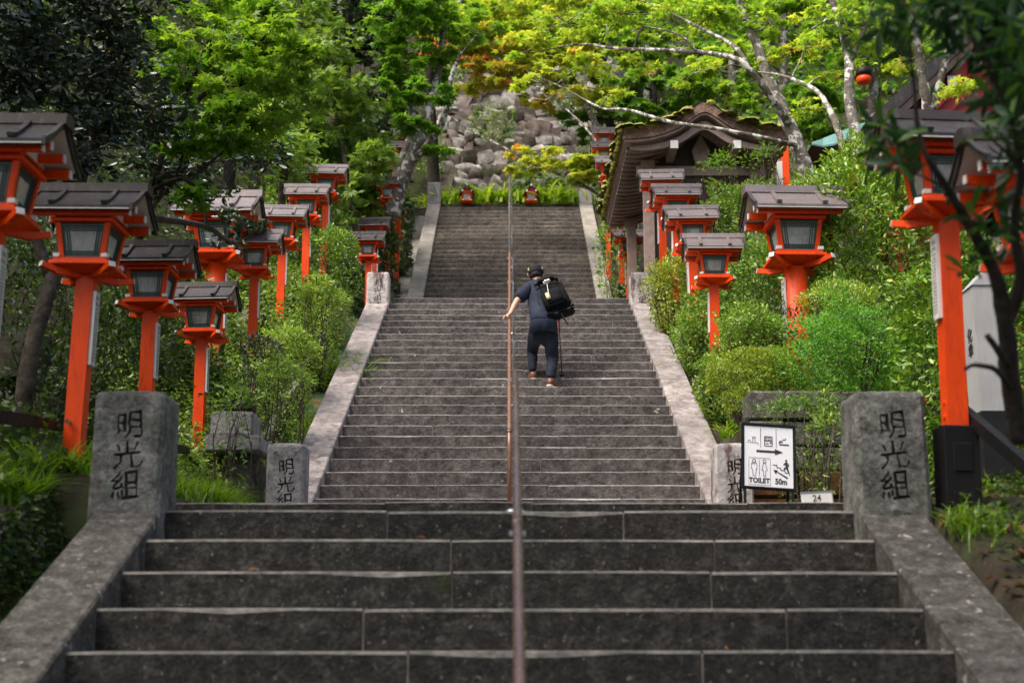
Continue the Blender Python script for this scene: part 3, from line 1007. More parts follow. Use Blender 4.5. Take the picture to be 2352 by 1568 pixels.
# two small lanterns without posts at the head of the stairs
def floor_lantern(x, y, t, label):
    c = P(x, y, t)
    root = empty('floor_lantern', (c.x, c.y, 12.39), R(random.uniform(-6, 6)))
    root.scale = (.64, .64, .64)
    tag(root, label, 'lantern', 'small lanterns standing on the top landing')
    m = MB(); m.box(-0.27, 0.27, -0.25, 0.25, 0.0, 0.07)
    link('base', bevel_mesh(m.mesh('base', MT['red']), 0.02), root)
    for sx in (-1, 1):
        for sy in (-1, 1):
            m = MB(); m.bar((sx * .17, sy * .17, .07), (sx * .2, sy * .2, .40), .05, .05)
            link('corner_post', m.mesh('corner_post', MT['red']), root)
            m = MB(); m.tube([(sx * .17, -.262 * 1, .05), (sx * .17, -.235, .05)], .03, 10)
            if sy < 0:
                link('white_stud', m.mesh('white_stud', MT['white']), root)
            m = MB(); m.tube([(sx * .2, sy * .36, .44), (sx * .2, sy * .30, .44)], .04, 10)
            link('purlin_end', m.mesh('purlin_end', MT['white']), root)
    m = MB(); m.box(-.15, .15, -.15, .15, .07, .36)
    link('pane', m.mesh('pane', MT['pane']), root)
    m = MB(); m.box(-.22, .22, -.22, .22, .36, .47)
    link('frieze', m.mesh('frieze', MT['red']), root)
    m = MB(); m.prism([(-.2, .47), (.2, .47), (0, .66)], 'y', -.24, .24)
    link('gable', m.mesh('gable', MT['red_dark']), root)
    for sx in (-1, 1):
        m = MB(); m.prism([(0, .72), (sx * .17, .58), (sx * .31, .43), (sx * .36, .26), (sx * .32, .25), (sx * .27, .40), (sx * .15, .52), (0, .66)], 'y', -.35, .35)
        link('roof_slope', m.mesh('roof_slope', MT['roof_dark']), root)
    m = MB(); m.tube([(0, -.40, .69), (0, .40, .69)], .045, 10)
    link('ridge_pole', m.mesh('ridge_pole', MT['white']), root)
    m = MB(); m.tube([(0, 0, .72), (0, 0, .86)], [.05, .015], 8)
    link('finial', m.mesh('finial', MT['black']), root)


floor_lantern(1072, 447, 40.0, 'small red house shaped lantern left of the top handrail')
floor_lantern(1220, 447, 40.0, 'small red house shaped lantern right of the top handrail')


# black rails between the posts
def rail(a, b, label, group):
    root = empty('black_rail', tuple(a))
    m = MB(); m.bar(a, b, 0.05, 0.075)
    m.build('beam', MT['black'], root)
    m = MB()
    m.bar(Vector(a) + Vector((0, 0, 0.0385)), Vector(b) + Vector((0, 0, 0.0385)), 0.03, 0.003)
    m.build('top_edge', MT['steel'] if 'right' in group else MT['black'], root)
    tag(root, label, 'rail', group)


rail(P(2190, 925, 8.45), P(2400, 1105, 7.0), 'sloping black rail from the red post down to the right edge', 'black rails between right lantern posts')
rail(P(-20, 955, 8.05), P(150, 978, 9.65), 'black rail left of the first whole lantern post', 'black rails between left lantern posts')
rail(P(190, 983, 9.75), P(430, 1035, 14.6), 'black rail passing behind the large left pillar', 'black rails between left lantern posts')


# ------------------------------------------------------------------ rock wall behind the top landing
def rock_mesh(seed, mat, sub=3, rough=0.10):
    r = random.Random(seed)
    bm = bmesh.new()
    bmesh.ops.create_cube(bm, size=1.0)
    bmesh.ops.subdivide_edges(bm, edges=bm.edges, cuts=1, use_grid_fill=True)
    off = Vector((r.uniform(0, 50), r.uniform(0, 50), r.uniform(0, 50)))
    for v in bm.verts:
        d = v.co.normalized()
        k = 0.42 + 0.58 * (v.co.length / 0.866)
        v.co = v.co.lerp(d * 0.56, 0.45)
        nz = mnoise.noise(d * 1.6 + off)
        v.co *= 1.0 + 0.5 * nz
        v.co += Vector((r.uniform(-1, 1), r.uniform(-1, 1), r.uniform(-1, 1))) * rough * 0.5
    bmesh.ops.recalc_face_normals(bm, faces=bm.faces)
    me = bpy.data.meshes.new('stone')
    bm.to_mesh(me)
    bm.free()
    me.materials.append(mat)
    me.polygons.foreach_set('use_smooth', [True] * len(me.polygons))
    me.set_sharp_from_angle(angle=R(52))
    return me


ROCKS = {k: [rock_mesh(i + 10 * j, MT[k]) for i in range(6)] for j, k in enumerate(('wall_a', 'wall_b', 'wall_c', 'rock'))}
wroot = empty('rock_wall', (0, 42.2, 12.38))
tag(wroot, 'tall wall of rough pale boulders above the top landing', 'stone wall')
rw = random.Random(5)
z = 12.9
nst = 0
while z < 18.7:
    hgt = rw.uniform(0.25, 0.40)
    x = -2.6 + rw.uniform(0, 0.4)
    while x < 3.7 and nst < 299:
        w = rw.uniform(0.26, 0.62)
        k = (z - 12.3) / 8.0
        kind = 'wall_c' if rw.random() < 0.75 - 1.9 * k else ('wall_b' if rw.random() < 0.45 else 'wall_a')
        me = rw.choice(ROCKS[kind])
        o = link('stone', me, wroot, (x + w / 2, (z - 12.38) * 0.25 + rw.uniform(-0.07, 0.07), z - 12.38 + hgt / 2 + rw.uniform(-0.08, 0.08)),
                 (rw.uniform(-.15, .2), rw.uniform(-.35, .35), rw.uniform(-.3, .3)), (w * rw.uniform(1.1, 1.4), 0.6 * rw.uniform(.8, 1.2), hgt * rw.uniform(1.15, 1.5)))
        nst += 1
        x += w
    z += hgt * 0.92
m = MB()
m.add([(-6, 42.45, 12.0), (6, 42.45, 12.0), (6, 44.6, 20.4), (-6, 44.6, 20.4), (-6, 46.5, 20.4), (6, 46.5, 20.4)], [(0, 1, 2, 3), (3, 2, 5, 4)])
m.build('earth_backing', MT['soil'], wroot)

# vermilion railing on top of the wall
fr = empty('red_railing', (-1.4, 44.3, 19.2))
tag(fr, 'orange red railing above the rock wall, glimpsed through maple leaves', 'railing')
for i in range(8):
    m = MB(); m.box(-3.0 + .47 * i - .05, -3.0 + .47 * i + .05, 44.25, 44.35, 19.1, 20.2)
    m.build('post', MT['red'], fr)
for zz in (19.45, 19.8, 20.12):
    m = MB(); m.box(-3.1, 0.4, 44.262, 44.34, zz - .05, zz + .05)
    m.build('rail', MT['red'], fr)

# low retaining wall right of the middle flight
rt = empty('retaining_wall', (3.4, 13.9, 0.93))
tag(rt, 'low block wall behind the toilet sign, some blocks rust brown', 'stone wall')
rw = random.Random(11)
z = 0.93
row = 0
while z < 2.35:
    h = (0.30, 0.27, 0.26, 0.24, 0.26, 0.3)[row % 6]
    x = 2.36
    while x < 5.6:
        w = rw.uniform(0.34, 0.62)
        m = MB()
        m.box(x + .006, x + w - .006, 13.9 + rw.uniform(-.03, .02), 14.3, z + .006, z + h - .006)
        rust = row in (1, 2) and x < 3.4
        o = m.build('stone_block', MT['block_rust'] if rust else MT['block'], rt)
        bevel_mesh(o.data, 0.02, 1)
        x += w
    z += h
    row += 1
m = MB(); m.box(2.34, 5.6, 13.96, 14.35, 0.7, 2.30)
m.build('mortar_bed', MT['soil'], rt)


# monument of stacked stones left of the middle flight
def chunk(name, a, b, mat, root, bev, jit=0.012, sub=True):
    m = MB()
    m.box(a[0], b[0], a[1], b[1], a[2], b[2])
    me = m.mesh(name, mat, off=root.location)
    bm = bmesh.new()
    bm.from_mesh(me)
    bmesh.ops.bevel(bm, geom=list(bm.edges), offset=bev, segments=2, affect='EDGES')
    bmesh.ops.subdivide_edges(bm, edges=[e for e in bm.edges if e.calc_length() > 0.12], cuts=2, use_grid_fill=True)
    for v in bm.verts:
        v.co += Vector((mnoise.noise(v.co * 5 + Vector((3, 0, 0))), mnoise.noise(v.co * 5 + Vector((0, 7, 0))), mnoise.noise(v.co * 5))) * jit
    bm.to_mesh(me)
    bm.free()
    return link(name, me, root)


st = empty('stone_monument', tuple(P(548, 1110, 14.6)))
st.rotation_euler[2] = 0
tag(st, 'stacked grey stones with black capstone left of the middle flight', 'monument')
T = 14.6
a, b = P(500, 1118, T), P(592, 1046, T)
chunk('base_rock', (a.x, a.y - .1, a.z - .2), (b.x, a.y + .5, b.z), MT['rock'], st, 0.05, 0.06)
a, b = P(478, 1040, T), P(604, 1003, T)
chunk('slab', (a.x, a.y - .18, a.z), (b.x, a.y + .5, b.z), MT['block_grey'], st, 0.012, 0.012)
a, b = P(486, 1001, T), P(582, 945, T)
chunk('upper_block', (a.x, a.y - .08, a.z), (b.x, a.y + .45, b.z), MT['block_grey'], st, 0.012, 0.008)
a, b = P(508, 943, T), P(574, 914, T)
chunk('capstone', (a.x, a.y + .02, a.z), (b.x, a.y + .4, b.z), MT['black'], st, 0.03, 0.004)


# ------------------------------------------------------------------ wooden pavilion with mossy bark roof
ap = P(1618, 233, 25.0)
pv = empty('wooden_pavilion', (ap.x, ap.y + 2.5, 5.72))
tag(pv, 'small brown wooden pavilion with curved mossy bark roof right of the stairs', 'building')
half = [(0, 0.50), (0.07, 0.485), (0.2, 0.40), (0.34, 0.29), (0.475, 0.20), (0.74, 0.095), (1.0, 0.03), (1.25, 0.0), (1.46, 0.0)]
z0 = ap.z - 0.5
cx = ap.x
yF, yB = ap.y, ap.y + 5.0


def curve(off, xs_scale=1.0):
    return [(-x * xs_scale, z + off) for x, z in reversed(half)] + [(x * xs_scale, z + off) for x, z in half[1:]]


roof_segs = 10
for s in (-1, 1):
    m = MB()
    top = [(cx + s * x, z0 + z) for x, z in half]
    bot = [(cx + s * x * 0.985, z0 + z - 0.19) for x, z in reversed(half)]
    m.prism(top + bot, 'y', yF, yB)
    r_ = m.build('roof', MT['bark_roof'], pv)
    # thin top skin of the roof, dark sheathing and moss
    m = MB()
    top2 = [(cx + s * x * 1.004, z0 + z + 0.014) for x, z in half]
    bot2 = [(cx + s * x * 1.004, z0 + z + 0.002) for x, z in reversed(half)]
    m.prism(top2 + bot2, 'y', yF - 0.015, yB + 0.015)
    m.build('roof_skin', MT['black'], r_)
    m = MB()
    rr = random.Random(21 + s)
    for i in range(150):
        k = rr.random() ** 0.6
        x = 0.15 + 1.3 * k
        zz = np.interp(x, [h[0] for h in half], [h[1] for h in half])
        y = yF + rr.random() ** 2.2 * 4.9
        if rr.random() < 0.3:
            x, zz = 1.44, 0.0
            y = yF + rr.random() * 4.9
        L, W_, H_ = rr.uniform(.10, .30), rr.uniform(.08, .2), rr.uniform(.03, .065)
        c = Vector((cx + s * x, y, z0 + zz + 0.012))
        ring = []
        n = 9
        vs, fs = [], []
        for q, (kr, kz) in enumerate(((1.0, -0.2), (0.85, 0.55), (0.45, 0.95))):
            for a_ in range(n):
                th = 2 * math.pi * a_ / n
                j = rr.uniform(0.85, 1.15)
                vs.append(c + Vector((math.cos(th) * W_ * kr * j, math.sin(th) * L * kr * j, H_ * kz * j)))
        vs.append(c + Vector((0, 0, H_)))
        for q in range(2):
            for a_ in range(n):
                fs.append((q * n + a_, q * n + (a_ + 1) % n, (q + 1) * n + (a_ + 1) % n, (q + 1) * n + a_))
        for a_ in range(n):
            fs.append((2 * n + a_, 2 * n + (a_ + 1) % n, 3 * n))
        m.add(vs, fs)
    mo = m.build('moss', MT['moss'], r_, smooth=True)
    mo['kind'] = 'stuff'
    # moss on the eave edge
    m = MB()
    for i in range(46):
        x = 0.12 + 1.34 * i / 46 + rr.uniform(-.02, .02)
        if rr.random() < (.45 if x < .6 else .12):
            continue
        zz = np.interp(x, [h[0] for h in half], [h[1] for h in half])
        c = Vector((cx + s * x, yF + rr.uniform(-.01, .10), z0 + zz + .012))
        L_ = rr.uniform(.05, .09)
        m.tube([c - Vector((L_, 0, .02 * s)), c - Vector((L_ * .6, .0, -.012)), c + Vector((0, .01, .018)), c + Vector((L_ * .6, 0, .012)), c + Vector((L_, 0, -.02))], [.012, rr.uniform(.03, .05), rr.uniform(.035, .06), .035, .012], 7)
    for i in range(120):
        y = yF + 5.0 * i / 120 + rr.uniform(-.03, .03)
        m.tube([(cx + s * 1.455, y - .06, z0 - .06 + rr.uniform(-.1, .06)), (cx + s * (1.475 + rr.uniform(0, .03)), y, z0 - .05 + rr.uniform(-.1, .06)), (cx + s * 1.455, y + .06, z0 - .06 + rr.uniform(-.1, .06))],
               [.02, rr.uniform(.03, .06), .02], 6)
    mo = m.build('eave_moss', MT['moss'], r_, smooth=True)
    mo['kind'] = 'stuff'
    # wooden lip, barge board, rafters
    m = MB()
    lip = [(cx + s * x * 0.97, z0 + z - 0.195) for x, z in half] + [(cx + s * x * 0.97, z0 + z - 0.235) for x, z in reversed(half)]
    m.prism(lip, 'y', yF + 0.03, yB - 0.03)
    m.build('eave_lip', MT['wood'], pv)
    m = MB()
    bb = [(cx + s * x * 0.9, z0 + z * 0.92 - 0.27) for x, z in half] + [(cx + s * x * 0.9, z0 + z * 0.92 - 0.43 + 0.06 * x) for x, z in reversed(half)]
    m.prism(bb, 'y', yF + 0.14, yF + 0.20)
    m.build('barge_board', MT['wood'], pv)
    for i in range(20):
        y = yF + 0.35 + i * 0.235
        m = MB()
        pts = [(x, z) for x, z in half if x >= 0.3]
        for (xa, za), (xb, zb_) in zip(pts[:-1], pts[1:]):
            m.bar((cx + s * xa * .93, y, z0 + za - .285), (cx + s * xb * .93, y, z0 + zb_ - .285), 0.055, 0.075)
        rf = m.build('rafter', MT['wood'], pv)
        m = MB()
        e = pts[-1]
        m.box(cx + s * e[0] * .93 + min(0, s * .006), cx + s * e[0] * .93 + max(0, s * .006), y - .028, y + .028, z0 + e[1] - .325, z0 + e[1] - .246)
        m.build('rafter_end', MT['soffit'], rf)
    m = MB()
    m.box(cx + s * 0.55 - .065, cx + s * .55 + .065, yF + .02, yB - .1, z0 - .36, z0 - .22)
    pr = m.build('purlin', MT['wood'], pv)
    m = MB()
    m.box(cx + s * 0.55 - .067, cx + s * .55 + .067, yF + .005, yF + .02, z0 - .362, z0 - .218)
    m.build('white_end', MT['white'], pr)
    for y in (yF + 0.75, yB - 0.75):
        m = MB(); m.box(cx + s * 0.95 - .09, cx + s * .95 + .09, y - .09, y + .09, 5.5, z0 - .36)
        m.build('post', MT['wood'], pv)
        m = MB(); m.box(cx + s * 0.95 - .12, cx + s * .95 + .12, y - .12, y + .12, z0 - .50, z0 - .36)
        m.build('bracket_block', MT['wood'], pv)
m = MB(); m.box(cx - 1.15, cx + 1.15, yF + .70, yF + .80, z0 - .62, z0 - .45)
m.build('tie_beam', MT['wood'], pv)
m = MB(); m.prism([(cx - .1, z0 - .45), (cx + .1, z0 - .45), (cx + .16, z0 - .18), (cx, z0 + .12), (cx - .16, z0 - .18)], 'y', yF + .62, yF + .70)
m.build('king_strut', MT['wood'], pv)
for i in range(9):
    m = MB(); m.box(cx - .86 + i * .195, cx - .86 + i * .195 + .18, yF + .76, yF + .78, 5.6, z0 - .62)
    m.build('wall_board', MT['wood_dark'], pv)
m = MB(); m.prism([(cx - .9, z0 - .45), (cx + .9, z0 - .45), (cx + .45, z0 - .1), (cx, z0 + .2), (cx - .45, z0 - .1)], 'y', yF + .80, yF + .84)
m.build('gable_wall', MT['wood_dark'], pv)

# ------------------------------------------------------------------ red hall at upper right
c0 = P(1990, 278, 21.0)
c1 = P(2350, -60, 21.0)
hall = empty('red_hall', (c1.x, c1.y + 3, 3.0))
tag(hall, 'large red temple hall with sloping eaves behind the right trees', 'building')
N = 4
for (d0, d1, nm, mt) in ((0.0, 0.16, 'roof', MT['roof_dark']),):
    m = MB()
    m.prism([(c0.x, c0.z), (c1.x, c1.z), (c1.x + 4.2, c0.z), (c1.x + 4.2, c0.z - .2), (c1.x, c1.z - .22), (c0.x + .05, c0.z - .2)], 'y', c0.y, c0.y + 9)
    m.build(nm, mt, hall)
m = MB()
dx, dz = (c1.x - c0.x), (c1.z - c0.z)
m.prism([(c0.x + .08, c0.z - .205), (c1.x, c1.z - .225), (c1.x, c1.z - .28), (c0.x + .08, c0.z - .26)], 'y', c0.y + .05, c0.y + 9)
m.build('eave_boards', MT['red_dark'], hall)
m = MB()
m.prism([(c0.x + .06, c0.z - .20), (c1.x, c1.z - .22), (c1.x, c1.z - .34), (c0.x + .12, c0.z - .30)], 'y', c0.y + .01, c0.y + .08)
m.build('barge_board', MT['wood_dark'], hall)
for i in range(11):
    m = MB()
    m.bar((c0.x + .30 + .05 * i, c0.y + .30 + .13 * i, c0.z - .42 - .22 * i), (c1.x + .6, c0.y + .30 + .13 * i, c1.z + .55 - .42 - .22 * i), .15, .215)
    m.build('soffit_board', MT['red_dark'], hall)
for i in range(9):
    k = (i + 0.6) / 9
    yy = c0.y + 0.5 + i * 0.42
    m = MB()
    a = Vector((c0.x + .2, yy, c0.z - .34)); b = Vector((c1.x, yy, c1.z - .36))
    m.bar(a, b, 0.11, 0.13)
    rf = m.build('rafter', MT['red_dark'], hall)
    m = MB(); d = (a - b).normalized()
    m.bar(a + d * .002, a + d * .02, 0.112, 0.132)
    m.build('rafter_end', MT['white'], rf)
for i in range(6):
    k = (i + 0.5) / 6
    m = MB()
    px, pz = c0.x + dx * k, c0.z + dz * k - 0.55
    m.box(px - .07, px + .07, c0.y + .12, c0.y + 2.4, pz - .09, pz + .07)
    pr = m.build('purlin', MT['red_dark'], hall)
    m = MB(); m.box(px - .072, px + .072, c0.y + .105, c0.y + .12, pz - .092, pz + .072)
    m.build('purlin_end', MT['white'], pr)
m = MB()
m.prism([(c0.x + 1.35, 2.2), (c1.x + 3, 2.2), (c1.x + 3, c0.z - 1.2), (c0.x + 1.35, c0.z - 1.2)], 'y', c0.y + 1.9, c0.y + 2.1)
m.build('wall', MT['plaster'], hall)
for xx in (1.3, 2.6, 3.9):
    m = MB(); m.box(c0.x + xx, c0.x + xx + .2, c0.y + 1.78, c0.y + 1.9, 2.2, c0.z - 1.2)
    m.build('column', MT['red'], hall)
for zz in (4.2, 5.2, 6.1):
    m = MB(); m.box(c0.x + 1.35, c1.x + 3, c0.y + 1.80, c0.y + 1.9, zz, zz + .18)
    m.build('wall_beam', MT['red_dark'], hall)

# green copper roof
V_up = Vector((0, 0, 1))
g0, g1 = P(1866, 327, 26.0), P(1990, 285, 26.0)
cop = empty('copper_roof_pavilion', (g1.x + .3, g1.y + 1.5, 5.2))
tag(cop, 'dark pavilion with upturned green copper roof behind the white trunk', 'building')
up_ = [P(x, y, 27.2) for x, y in ((1866, 326), (1890, 318), (1915, 308), (1940, 298), (1965, 289), (1990, 280), (2030, 268))]
lo_ = [P(x, y, 26.0) for x, y in ((1864, 329), (1890, 334), (1915, 330), (1940, 320), (1965, 308), (1990, 297), (2030, 282))]
bo_ = [P(x, y, 26.05) for x, y in ((1868, 333), (1892, 346), (1917, 352), (1942, 352), (1967, 350), (1992, 348), (2032, 345))]
for i in range(6):
    m = MB()
    q = .004 * (i % 2)
    vs = [lo_[i], lo_[i + 1], up_[i + 1], up_[i]]
    m.add([v + V_up * q for v in vs] + [v - V_up * .03 for v in vs], [(0, 1, 2, 3), (7, 6, 5, 4), (0, 4, 5, 1), (1, 5, 6, 2), (2, 6, 7, 3), (3, 7, 4, 0)])
    m.build('copper_sheet', MT['copper'], cop)
m = MB()
for i in range(6):
    vs = [lo_[i] - V_up * .032, lo_[i + 1] - V_up * .032, bo_[i + 1], bo_[i]]
    m.add(vs + [v + Vector((0, 1.6, 0)) for v in vs], [(0, 1, 2, 3), (7, 6, 5, 4), (3, 2, 6, 7), (0, 4, 5, 1)])
m.build('eave', MT['wood_dark'], cop)
for xx in (0.35, 1.35):
    m = MB(); m.box(g0.x + xx, g0.x + xx + .14, g0.y + .8, g0.y + .94, 4.5, g0.z)
    m.build('post', MT['red'], cop)
p0 = P(1803, 360, 27.0); p1 = P(1803, 470, 27.0)
tp = empty('red_gate_post', (p1.x, p1.y, p1.z))
tag(tp, 'thin vermilion post standing behind the nandina right of the wooden gable', 'post')
m = MB(); m.box(p0.x - .06, p0.x + .06, p0.y - .06, p0.y + .06, p1.z - 1.5, p0.z + .3)
m.build('shaft', MT['red'], tp)
m = MB(); m.box(p0.x - .15, p0.x - .065, p0.y - .04, p0.y + .04, p1.z - 1.5, p0.z - .1)
m.build('white_board', MT['white'], tp)

# hanging lantern among the right trees
hc = P(1984, 176, 24.0)
hl = empty('hanging_lantern', tuple(hc))
tag(hl, 'small round black and orange lantern hanging among the right trees', 'lantern')
m = MB(); m.tube([hc + Vector((0, 0, .0)), hc + Vector((0, 0, .09)), hc + Vector((0, 0, .16)), hc + Vector((0, 0, .19))], [.13, .125, .10, .03], 16)
m.build('cap', MT['black'], hl, smooth=True)
m = MB(); m.tube([hc + Vector((0, 0, -.12)), hc + Vector((0, 0, -.11)), hc + Vector((0, 0, -.06)), hc + Vector((0, 0, .0))], [.10, .118, .125, .122], 16)
m.build('paper_shade', MT['red'], hl, smooth=True)
m = MB(); m.tube([hc + Vector((0, 0, .19)), hc + Vector((0, 0, 1.9))], .006, 5)
m.build('cord', MT['black'], hl)

# white signpost with black foot at right
w0 = P(2236, 640, 10.2); w1 = P(2330, 640, 10.2)
wx0, wx1, wy = P(2252, 900, 10.2).x, P(2316, 900, 10.2).x, P(2252, 900, 10.2).y
zb = float(ground(3.4, wy)) - 0.1
ws = empty('white_signpost', ((wx0 + wx1) / 2, wy + .13, zb))
tag(ws, 'square white signpost with black lower half behind the right tree', 'signpost')
zsplit = P(2280, 944, 10.2).z
ztop = P(2280, 640, 10.2).z
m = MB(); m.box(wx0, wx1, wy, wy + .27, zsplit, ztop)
sh = m.build('shaft', MT['white_shade'], ws)
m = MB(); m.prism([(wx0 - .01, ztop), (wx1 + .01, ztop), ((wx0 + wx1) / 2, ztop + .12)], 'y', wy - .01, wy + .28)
m.build('cap', MT['white_shade'], ws)
m = MB(); m.box(wx0 - .003, wx1 + .003, wy - .003, wy + .273, zb, zsplit)
m.build('black_foot', MT['black'], ws)
tm = text_mesh('化\n幸', 0.11, 0.004, MT['ink'], 1.0, bold=0.002)
link('lettering', tm, sh, (wx0 - .002 - ws.location.x, wy + .135 - ws.location.y, P(2240, 775, 10.2).z - ws.location.z), (R(90), 0, R(-90)))


# ------------------------------------------------------------------ toilet sign on an A-frame
sc_ = P(1760, 1044, 12.6)
sg = empty('a_frame_sign', (sc_.x, sc_.y, 0.966))
tag(sg, 'white A-frame sign with toilet, vending and smoking pictograms', 'sign')
sg.rotation_euler = (R(-6), R(3.2), R(4))
SW, SH, SB = 0.245, 0.302, sc_.z - 0.966
m = MB()
m.box(-SW + .02, SW - .02, 0.0, 0.012, SB - SH + .02, SB + SH - .02)
panel = link('panel', m.mesh('panel', MT['board']), sg)
for (xa, xb, za, zb_) in ((-SW, SW, SB + SH - .026, SB + SH), (-SW, SW, SB - SH, SB - SH + .026)):
    m = MB(); m.box(xa, xb, -.012, .022, za, zb_)
    link('frame_bar', bevel_mesh(m.mesh('frame_bar', MT['black']), .008, 2), sg)
for (xa, xb) in ((-SW - .001, -SW + .025), (SW - .025, SW + .001)):
    m = MB(); m.box(xa, xb, -.011, .021, SB - SH + .004, SB + SH - .004)
    link('frame_bar', bevel_mesh(m.mesh('frame_bar', MT['black']), .008, 2), sg)
for s in (-1, 1):
    m = MB(); m.bar((s * (SW - .03), .005, SB - SH + .01), (s * (SW - .03), -.01, 0.0), .022, .02)
    link('leg', m.mesh('leg', MT['black']), sg)
    m = MB(); m.bar((s * (SW - .03), .03, SB + SH - .06), (s * (SW - .03), .30, 0.03), .022, .02)
    link('rear_leg', m.mesh('rear_leg', MT['black']), sg)


def uv(u, v):
    return ((u - .5) * 2 * (SW - .03), SB - SH + .03 + v * 2 * (SH - .03))


def picto(name, polys=(), lines=(), w=.004, mat='ink', discs=()):
    m = MB()
    for q, pl in enumerate(polys):
        m.prism([uv(*p) for p in pl], 'y', -.0025 - .0002 * q, -.0005)
    for ln in lines:
        for a, b in zip(ln[:-1], ln[1:]):
            (xa, za), (xb, zb_) = uv(*a), uv(*b)
            m.bar((xa, -.0016, za), (xb, -.0016, zb_), .002, w)
    for (u, v, r, hollow) in discs:
        x, z = uv(u, v)
        n = 16
        if hollow:
            ring = [(x + math.cos(2 * math.pi * i / n) * r, -.0016, z + math.sin(2 * math.pi * i / n) * r) for i in range(n + 1)]
            for a, b in zip(ring[:-1], ring[1:]):
                m.bar(a, b, .002, w)
        else:
            m.prism([(x + math.cos(2 * math.pi * i / n) * r, z + math.sin(2 * math.pi * i / n) * r) for i in range(n)], 'y', -.0025, -.0005)
    return link(name, m.mesh(name, MT[mat]), panel)


picto('divider_line', lines=[[(.33, .98), (.33, .65)], [(.66, .98), (.66, .65)]], w=.003)
picto('arrow_right', polys=[[(.24, .567), (.64, .567), (.64, .603), (.24, .603)], [(.63, .535), (.80, .585), (.63, .635)]])
picto('vending_machine', lines=[[(.415, .84), (.575, .84), (.575, .68), (.415, .68), (.415, .84)], [(.415, .765), (.575, .765)], [(.43, .72), (.50, .72)]] +
      [[(.435 + .028 * i, .825), (.435 + .028 * i, .805)] for i in range(5)] + [[(.435 + .028 * i, .795), (.435 + .028 * i, .775)] for i in range(5)], w=.006, discs=[(.545, .735, .008, False)])
picto('cigarette', polys=[[(.76, .705), (.93, .705), (.93, .725), (.76, .725)]], lines=[[(.735, .703), (.735, .727)], [(.75, .703), (.75, .727)],
      [(.72, .735), (.73, .775), (.78, .77), (.80, .80), (.85, .80), (.86, .83)], [(.735, .74), (.75, .76), (.80, .755)]], w=.005)
picto('bench_people', lines=[[(.06, .72), (.08, .76), (.12, .76)], [(.10, .725), (.27, .725), (.29, .69)], [(.16, .735), (.17, .79)], [(.21, .735), (.21, .79)]], w=.004, mat='roof', discs=[(.17, .81, .007, False), (.21, .81, .007, False)])
picto('toilet_box', lines=[[(.08, .47), (.53, .47), (.53, .02), (.08, .02), (.08, .47)]], w=.0018)
picto('man', lines=[[(.15, .39), (.19, .36), (.23, .39), (.25, .36), (.25, .28), (.235, .28), (.22, .165), (.17, .165), (.155, .28), (.135, .28), (.135, .36), (.15, .39)]], w=.004, discs=[(.19, .42, .014, True)])
picto('gender_divider', lines=[[(.30, .44), (.30, .16)]], w=.003)
picto('woman', lines=[[(.385, .39), (.43, .39), (.445, .33), (.47, .27), (.435, .265), (.43, .165), (.39, .165), (.385, .265), (.35, .27), (.37, .33), (.385, .39)]], w=.004, discs=[(.41, .42, .014, True)])
picto('stairs_figure', lines=[[(.58, .365), (.67, .365), (.67, .325), (.75, .325), (.75, .285), (.84, .285), (.84, .245), (.93, .245), (.93, .20)]], w=.006)
picto('climbing_figure', polys=[[(.84, .42), (.89, .425), (.905, .33), (.86, .32)], [(.86, .33), (.905, .33), (.93, .25), (.905, .245)], [(.86, .34), (.88, .32), (.83, .31), (.835, .28), (.81, .28), (.815, .33)], [(.84, .415), (.85, .39), (.815, .37), (.805, .385)], [(.89, .42), (.925, .385), (.92, .35), (.905, .36), (.905, .385)]], discs=[(.865, .45, .010, False)])
picto('arrow_up_left', polys=[[(.665, .265), (.685, .24), (.885, .145), (.90, .17)], [(.595, .285), (.69, .28), (.645, .215)]])
for body, u, v, size in (('TOILET', .30, .09, .062), ('50m', .755, .09, .072)):
    tm = text_mesh(body, size, .002, MT['ink'], bold=.0022)
    x, z = uv(u, v)
    link('lettering', tm, panel, (x, -.0015, z), (R(90), 0, 0), (.92 if u < .5 else .86, 1, 1))

# small number sign
nc = P(1881, 1142, 11.2)
nsn = empty('number_sign', (nc.x, nc.y, 0.95))
tag(nsn, 'small white board numbered 24 at foot of the right pillar', 'sign')
m = MB(); m.box(-.122, .122, 0, .012, nc.z - .95 - .05, nc.z - .95 + .045)
bd = link('board', m.mesh('board', MT['white']), nsn)
m = MB(); m.box(-.128, .128, -.004, -.001, nc.z - .95 + .040, nc.z - .95 + .05)
m.box(.120, .128, -.004, -.001, nc.z - .95 - .05, nc.z - .95 + .04)
link('trim', m.mesh('trim', MT['steel']), nsn)
link('lettering', text_mesh('24', .07, .002, MT['leather'], bold=.0004), bd, (0, -.0015, nc.z - .95 - .005), (R(90), 0, 0))
for s in (-1, 1):
    m = MB(); m.bar((s * .08, .02, nc.z - .95 - .05), (s * .08, .02, 0), .015, .015)
    link('stake', m.mesh('stake', MT['steel']), nsn)
nsn.rotation_euler = (0, R(-3.5), 0)

# mossy boulders on the left bank
for i, (x, y, t, s, lab) in enumerate(((8, 800, 11.2, .3, 'grey mossy rock at the left edge behind the trunks'), (160, 925, 12.6, .2, 'dark mossy boulder behind the first whole lantern post'),
                                       (560, 760, 20.5, .45, 'pale boulder among shrubs on the left slope'))):
    c = P(x, y, t)
    o = link('boulder', ROCKS['rock'][i % 6], None, (c.x, c.y + s * .5, c.z - s * .1), (.3 * i, .2, .7 * i), (s * 1.8, s, s * 1.5))
    tag(o, lab, 'rock')


